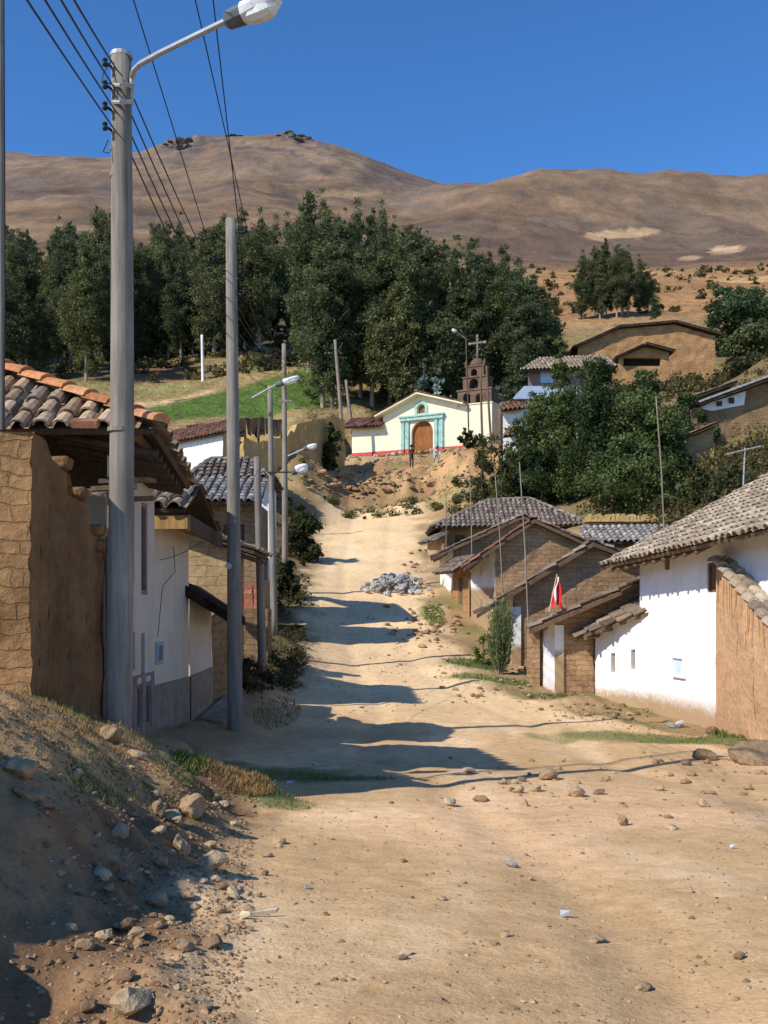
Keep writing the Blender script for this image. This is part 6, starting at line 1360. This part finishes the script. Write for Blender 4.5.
# litter
def slab(name, label, cat, px, py, wpx, hpx, mat, rz, thick=.02):
    p = ground_hit(px, py); mb = MB(); w = wpx/F*p.y; d = hpx/F*p.y
    o_ = [(-w/2, -d/2), (w*.42, -d/2.4), (w/2, d/2.6), (-w*.4, d/2)]
    mb.add([(x, y, z+.012*math.sin(x*40+i)) for z in (0, thick) for i, (x, y) in enumerate(o_)], [(3, 2, 1, 0), (4, 5, 6, 7), (0, 1, 5, 4), (1, 2, 6, 5), (2, 3, 7, 6), (3, 0, 4, 7)])
    o = mb.build(name, mat, None, (0, 0, 0)); o.location = p+V3((0, 0, .015)); o.rotation_euler = (.08, -.1, rz); tag(o, label, cat, 'litter'); return o
slab('broken_stick', 'pale bone-coloured broken stick lying on the road edge', 'stick', 262, 918, 34, 3.2, 'palewood', .35, .02)
slab('broken_stick', 'short pale stick fragment beside the longer broken one', 'stick', 246, 921, 13, 3, 'palewood', -.3, .02)
slab('plastic_scrap', 'crumpled clear white plastic scrap in the middle of the road', 'litter', 566, 918, 13, 5, 'plastic', .2, .02)
slab('paper_scrap', 'white paper scrap on the grass left of the crossing shadow', 'litter', 291, 783, 9, 5, 'plastic', .5, .004)
slab('paper_scrap', 'white scrap on the road toward the right edge', 'litter', 733, 850, 7, 2, 'plastic', .1, .01)
slab('concrete_slab', 'pale flat slab lying at the foot of the feathery shrub', 'slab', 494, 662, 24, 22, 'galvslab' if 0 else 'cement', .3, .06)
# ------------------------------------------------------------------ GRASS (tufts nobody would count)
gb = MB(); pts = []
def tuft(n, cx, cy, rx, ry, h, pal, dens=1.):
    for k in range(n):
        a = rr_.uniform(0, 6.28); q = math.sqrt(rr_.random()); pts.append((cx+math.cos(a)*q*rx, cy+math.sin(a)*q*ry, h*rr_.uniform(.5, 1.3), rr_.choice(pal)))
GRN = [(.12, .19, .045), (.16, .23, .06), (.20, .25, .085), (.10, .15, .04)]; DRY = [(.40, .265, .12), (.46, .32, .15), (.32, .205, .095), (.42, .27, .12)]
tuft(3000, -1.58, 10.6, .45, .28, .06, DRY); tuft(600, -1.98, 10.45, .17, .2, .08, GRN); tuft(500, -2.4, 11.6, .5, .4, .04, DRY)
tuft(900, -1.3, 13.0, .8, .55, .035, GRN); tuft(500, -1.15, 10.6, .45, .35, .04, GRN); tuft(500, -.4, 12.9, .6, .2, .03, GRN)
tuft(4600, -2.95, 8.3, .8, 1.4, .028, DRY); tuft(2200, -2.75, 9.6, .6, .7, .032, DRY); tuft(350, -2.5, 9.9, .5, .4, .035, GRN); tuft(260, -2.1, 7.6, .15, .6, .035, GRN); tuft(1200, -2.9, 6.2, .7, .7, .035, DRY); tuft(300, -3.1, 9.6, .35, .3, .04, GRN)
tuft(1300, 4.9, 19.4, 1.9, .8, .03, GRN); tuft(700, 6.3, 18.7, 1.1, .7, .04, GRN); tuft(500, 6.9, 20.6, .35, .9, .09, GRN)
tuft(1100, 3.0, 28.6, 1.1, .9, .07, GRN); tuft(900, 2.7, 31.6, .8, 1., .08, GRN); tuft(700, 2.0, 40.5, .4, 2.2, .1, GRN); tuft(400, 4.5, 26.9, .9, .3, .08, GRN); tuft(600, -2.1, 20.5, .4, 2.5, .08, GRN+DRY)
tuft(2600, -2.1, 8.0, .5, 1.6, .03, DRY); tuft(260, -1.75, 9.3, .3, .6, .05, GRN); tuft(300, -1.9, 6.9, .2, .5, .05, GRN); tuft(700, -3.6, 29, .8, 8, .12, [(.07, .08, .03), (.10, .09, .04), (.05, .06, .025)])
tuft(500, 1.0, 71.5, 4.5, .8, .2, GRN+DRY)
Zs = gz([p[0] for p in pts], [p[1] for p in pts])
for (x, y, h, c), z in zip(pts, Zs):
    a = rr_.uniform(0, 6.28); w = h*.10+.002*max(1, y/12); lx, ly = rr_.gauss(0, .45)*h, rr_.gauss(0, .45)*h; v = rr_.uniform(.7, 1.2)
    gb.add([(x-math.cos(a)*w, y-math.sin(a)*w, z-.01), (x+math.cos(a)*w, y+math.sin(a)*w, z-.01), (x+lx, y+ly, z+h)], [(0, 1, 2)], 0, tuple(t_*v for t_ in c))
o = gb.build('grass', 'blade', None, (0, 0, 0), uv=False); o['kind'] = 'stuff'

# low scrub and undergrowth that reads as one mass
def scrub(n, xs, ys, hs, pal, per, size, seed, cond=None):
    r = random.Random(seed); B_ = []; P_ = []
    while len(P_) < n:
        y = r.uniform(*ys); x = ax(r.uniform(*xs), y)
        if cond and not cond(x, y): continue
        P_.append((x, y))
    zz_ = gz([p[0] for p in P_], [p[1] for p in P_])
    for (x, y), z in zip(P_, zz_): h = r.uniform(*hs); B_.append(((x, y, z+h*.35), (h*r.uniform(.7, 1.6), h*r.uniform(.7, 1.6), h*.7)))
    lm = leaf_crown(B_, n*per, size, pal, .2, seed, 1.6, .3, 20, .3); return lm
SCP = [(.10, .095, .04), (.13, .115, .05), (.075, .08, .032), (.16, .125, .06)]
L_ = [scrub(150, (560, 800), (42, 78), (.25, .8), SCP, 120, .12, 1, lambda x, y: x > 9.5+.12*(y-42) and not (x > 18 and 58 < y < 66)), scrub(170, (670, 800), (44, 58), (.4, 1.2), [(.13, .105, .05), (.17, .13, .06), (.10, .09, .04), (.11, .12, .045)], 160, .12, 11, lambda x, y: x > 13), scrub(120, (560, 800), (86, 112), (.4, 1.2), SCP, 70, .26, 2, lambda x, y: x > 17),
      scrub(160, (-40, 560), (150, 172), (.6, 1.8), [(.05, .055, .025), (.07, .07, .03), (.10, .085, .04)], 60, .5, 3), scrub(90, (395, 545), (98, 124), (.4, 1.4), [(.05, .055, .025), (.07, .07, .03), (.11, .09, .045)], 60, .35, 4),
      scrub(260, (540, 800), (190, 420), (.5, 1.7), [(.10, .10, .045), (.14, .12, .055), (.07, .08, .035)], 30, .6, 5), scrub(70, (60, 330), (124, 150), (.4, 1.2), SCP, 60, .35, 6, lambda x, y: y > 126),
      scrub(50, (300, 470), (68.5, 73), (.12, .4), [(.13, .14, .05), (.17, .16, .065)], 90, .1, 12), scrub(60, (400, 520), (60, 72), (.3, .8), [(.09, .11, .04), (.12, .14, .05), (.07, .085, .032)], 120, .13, 7, lambda x, y: x > 4.5), scrub(90, (100, 300), (36, 66), (.2, .6), [(.06, .065, .028), (.09, .085, .035)], 90, .11, 8, lambda x, y: -7 < x < float(road_edges(y)[0])-.5),
      scrub(60, (210, 300), (21, 36), (.10, .32), [(.055, .055, .025), (.08, .07, .035), (.10, .085, .04)], 120, .05, 9, lambda x, y: -3.2 < x < float(road_edges(y)[0])-.15)]
o = LeafMesh(np.concatenate([l.V for l in L_]), np.concatenate([l.C for l in L_])).build('undergrowth', 'leaf'); o['kind'] = 'stuff'

# ------------------------------------------------------------------ PEOPLE
def person(label, loc, rz, J, edges, mats, zones, root, group='people working below the church'):
    """J: name -> (position, radius); one continuous skinned body, coloured by body zone."""
    names = list(J); me = bpy.data.meshes.new('person'); me.from_pydata([J[n][0] for n in names], [(names.index(a), names.index(b)) for a, b in edges], [])
    o = bpy.data.objects.new('person', me); COL.objects.link(o); md = o.modifiers.new('skin', 'SKIN'); sv = me.skin_vertices[0].data
    for i, n in enumerate(names): sv[i].radius = (J[n][1], J[n][1]*(J[n][2] if len(J[n]) > 2 else 1)); sv[i].use_root = (n == root)
    o.modifiers.new('sub', 'SUBSURF').levels = 2
    bpy.context.view_layer.update(); dg = bpy.context.evaluated_depsgraph_get(); m2 = bpy.data.meshes.new_from_object(o.evaluated_get(dg)); o.modifiers.clear(); o.data = m2; bpy.data.meshes.remove(me)
    for m_ in mats: m2.materials.append(M[m_])
    P_ = {n: V3(J[n][0]) for n in names}
    for f_ in m2.polygons:
        c = f_.center; best = min(((c-P_[a]).lerp(c-P_[b], min(1, max(0, (c-P_[a]).dot(P_[b]-P_[a])/max(1e-6, (P_[b]-P_[a]).length_squared)))).length, (a, b)) for a, b in edges)[1]
        f_.material_index = zones.get(best, zones.get('*', 0)); f_.use_smooth = True
    o.location = loc; o.rotation_euler.z = rz; return tag(o, label, 'person', group)
def hand_edges(J, E_, w, side, d):
    w_ = V3(J[w][0]); d = V3(d).normalized(); s = d.cross(V3((0, 1, 0))).normalized(); pn = 'palm'+side; J[pn] = (tuple(w_+d*.07), .032); E_.append((w, pn))
    for k in range(4):
        b = w_+d*.10+s*(.012*(k-1.5)*1.6); e = b+d*(.075-.01*abs(k-1.4)); J[f'fk{side}{k}'] = (tuple(b), .012); J[f'ft{side}{k}'] = (tuple(e+V3((0, -.02, 0))), .009); E_ += [(pn, f'fk{side}{k}'), (f'fk{side}{k}', f'ft{side}{k}')]
    J['th'+side] = (tuple(w_+d*.07+s*.055), .012); E_.append((pn, 'th'+side))
def finish_head(o, hp, hair='clothdark', hat=None, hr=.1):
    hp = V3(hp)
    def blob(nm, c, r_, mt):
        bm = bmesh.new(); bmesh.ops.create_uvsphere(bm, u_segments=14, v_segments=9, radius=1)
        for v in bm.verts: v.co = V3((v.co.x*r_[0], v.co.y*r_[1], v.co.z*r_[2]))+V3(c)
        m_ = bpy.data.meshes.new(nm); bm.to_mesh(m_); bm.free(); m_.materials.append(M[mt]); m_.polygons.foreach_set('use_smooth', np.ones(len(m_.polygons), bool)); q = bpy.data.objects.new(nm, m_); COL.objects.link(q); q.parent = o
    blob('hair', hp+V3((0, .025, .03)), (.098, .105, .105), hair)
    for sx in (-1, 1): blob('eye', hp+V3((sx*.034, -.088, .005)), (.012, .009, .008), 'black')
    blob('nose', hp+V3((0, -.108, -.02)), (.014, .018, .022), 'skin'); blob('mouth', hp+V3((0, -.095, -.062)), (.024, .008, .006), 'redcloth' if 0 else 'clothrust')
    for sx in (-1, 1): blob('ear', hp+V3((sx*.095, 0, -.005)), (.014, .022, .03), 'skin')
    if hat:
        mb = MB(); mb.tube([hp+V3((0, 0, z)) for z in (.055, .062, .066, .13, .165, .175)], [.19, .19, .105, .095, .08, .02], 14); mb.build('hat', hat, o, loc=(0, 0, 0))
pz = g1(ax(411.5, 79), 79); zt_p = az(484, 79)
J = {'pelvis': ((0, 0, .92), .135, .8), 'waist': ((0, 0, 1.08), .125, .8), 'chest': ((0, .0, 1.28), .15, .75), 'neckb': ((0, .0, 1.43), .075), 'neck': ((0, -.01, 1.5), .05), 'head': ((0, -.02, 1.58), .085), 'crown': ((0, -.015, 1.68), .075),
     'hipl': ((-.09, 0, .86), .10), 'kneel': ((-.11, -.03, .48), .065), 'ankl': ((-.11, .02, .09), .045), 'toel': ((-.12, -.13, .035), .04), 'hipr': ((.09, 0, .86), .10), 'kneer': ((.10, -.06, .48), .065), 'ankr': ((.10, -.0, .09), .045), 'toer': ((.11, -.15, .035), .04),
     'shl': ((-.18, 0, 1.38), .065), 'ell': ((-.23, .02, 1.10), .045), 'wrl': ((-.20, -.10, .87), .03), 'shr': ((.18, 0, 1.38), .065), 'elr': ((.22, -.02, 1.10), .045), 'wrr': ((.16, -.16, .93), .03)}
E_ = [('pelvis', 'waist'), ('waist', 'chest'), ('chest', 'neckb'), ('neckb', 'neck'), ('neck', 'head'), ('head', 'crown'), ('pelvis', 'hipl'), ('hipl', 'kneel'), ('kneel', 'ankl'), ('ankl', 'toel'), ('pelvis', 'hipr'), ('hipr', 'kneer'), ('kneer', 'ankr'), ('ankr', 'toer'), ('chest', 'shl'), ('shl', 'ell'), ('ell', 'wrl'), ('chest', 'shr'), ('shr', 'elr'), ('elr', 'wrr')]
hand_edges(J, E_, 'wrl', 'l', (.1, -.3, -1)); hand_edges(J, E_, 'wrr', 'r', (-.1, -.4, -1))
Zn = {'*': 0}
for e in E_:
    s_ = ''.join(e)
    if 'palm' in s_ or 'fk' in s_ or 'th' in e[1][:2] or 'head' in s_ or e == ('neckb', 'neck'): Zn[e] = 2
    elif 'hip' in s_ or 'kne' in s_ or e == ('pelvis', 'waist'): Zn[e] = 1
    elif 'ank' in s_ and 'toe' in s_: Zn[e] = 3
o = person('person in dark clothes standing upright on the dug earth below the church door', (ax(411.5, 79), 79, pz), .5, J, E_, ['clothrust', 'clothdark', 'skin', 'black'], Zn, 'pelvis')
finish_head(o, (0, -.02, 1.61), 'clothdark', 'strawhat')
J2 = {'pelvis': ((0, .12, .62), .14, .85), 'waist': ((0, .05, .76), .13, .8), 'chest': ((0, -.12, .95), .155, .75), 'neckb': ((0, -.22, 1.05), .075), 'neck': ((0, -.27, 1.10), .05), 'head': ((0, -.32, 1.16), .085), 'crown': ((0, -.34, 1.26), .075),
      'hipl': ((-.11, .1, .58), .105), 'kneel': ((-.19, -.22, .45), .07), 'ankl': ((-.17, .0, .09), .045), 'toel': ((-.19, -.15, .035), .04), 'hipr': ((.11, .1, .58), .105), 'kneer': ((.19, -.22, .45), .07), 'ankr': ((.17, .0, .09), .045), 'toer': ((.19, -.15, .035), .04),
      'shl': ((-.20, -.14, 1.0), .065), 'ell': ((-.27, -.28, .74), .045), 'wrl': ((-.16, -.45, .60), .03), 'shr': ((.20, -.14, 1.0), .065), 'elr': ((.27, -.28, .74), .045), 'wrr': ((.16, -.45, .60), .03)}
E2 = list(E_[:20]); hand_edges(J2, E2, 'wrl', 'l', (.3, -.5, -.8)); hand_edges(J2, E2, 'wrr', 'r', (-.3, -.5, -.8))
o = person('person in pale shirt crouching with bent knees right of the standing person', (ax(436, 80.5), 80.5, g1(ax(436, 80.5), 80.5)), .3, J2, E2, ['clothpale', 'clothgrey', 'skin', 'black'], Zn, 'pelvis')
finish_head(o, (0, -.33, 1.19), 'clothdark')
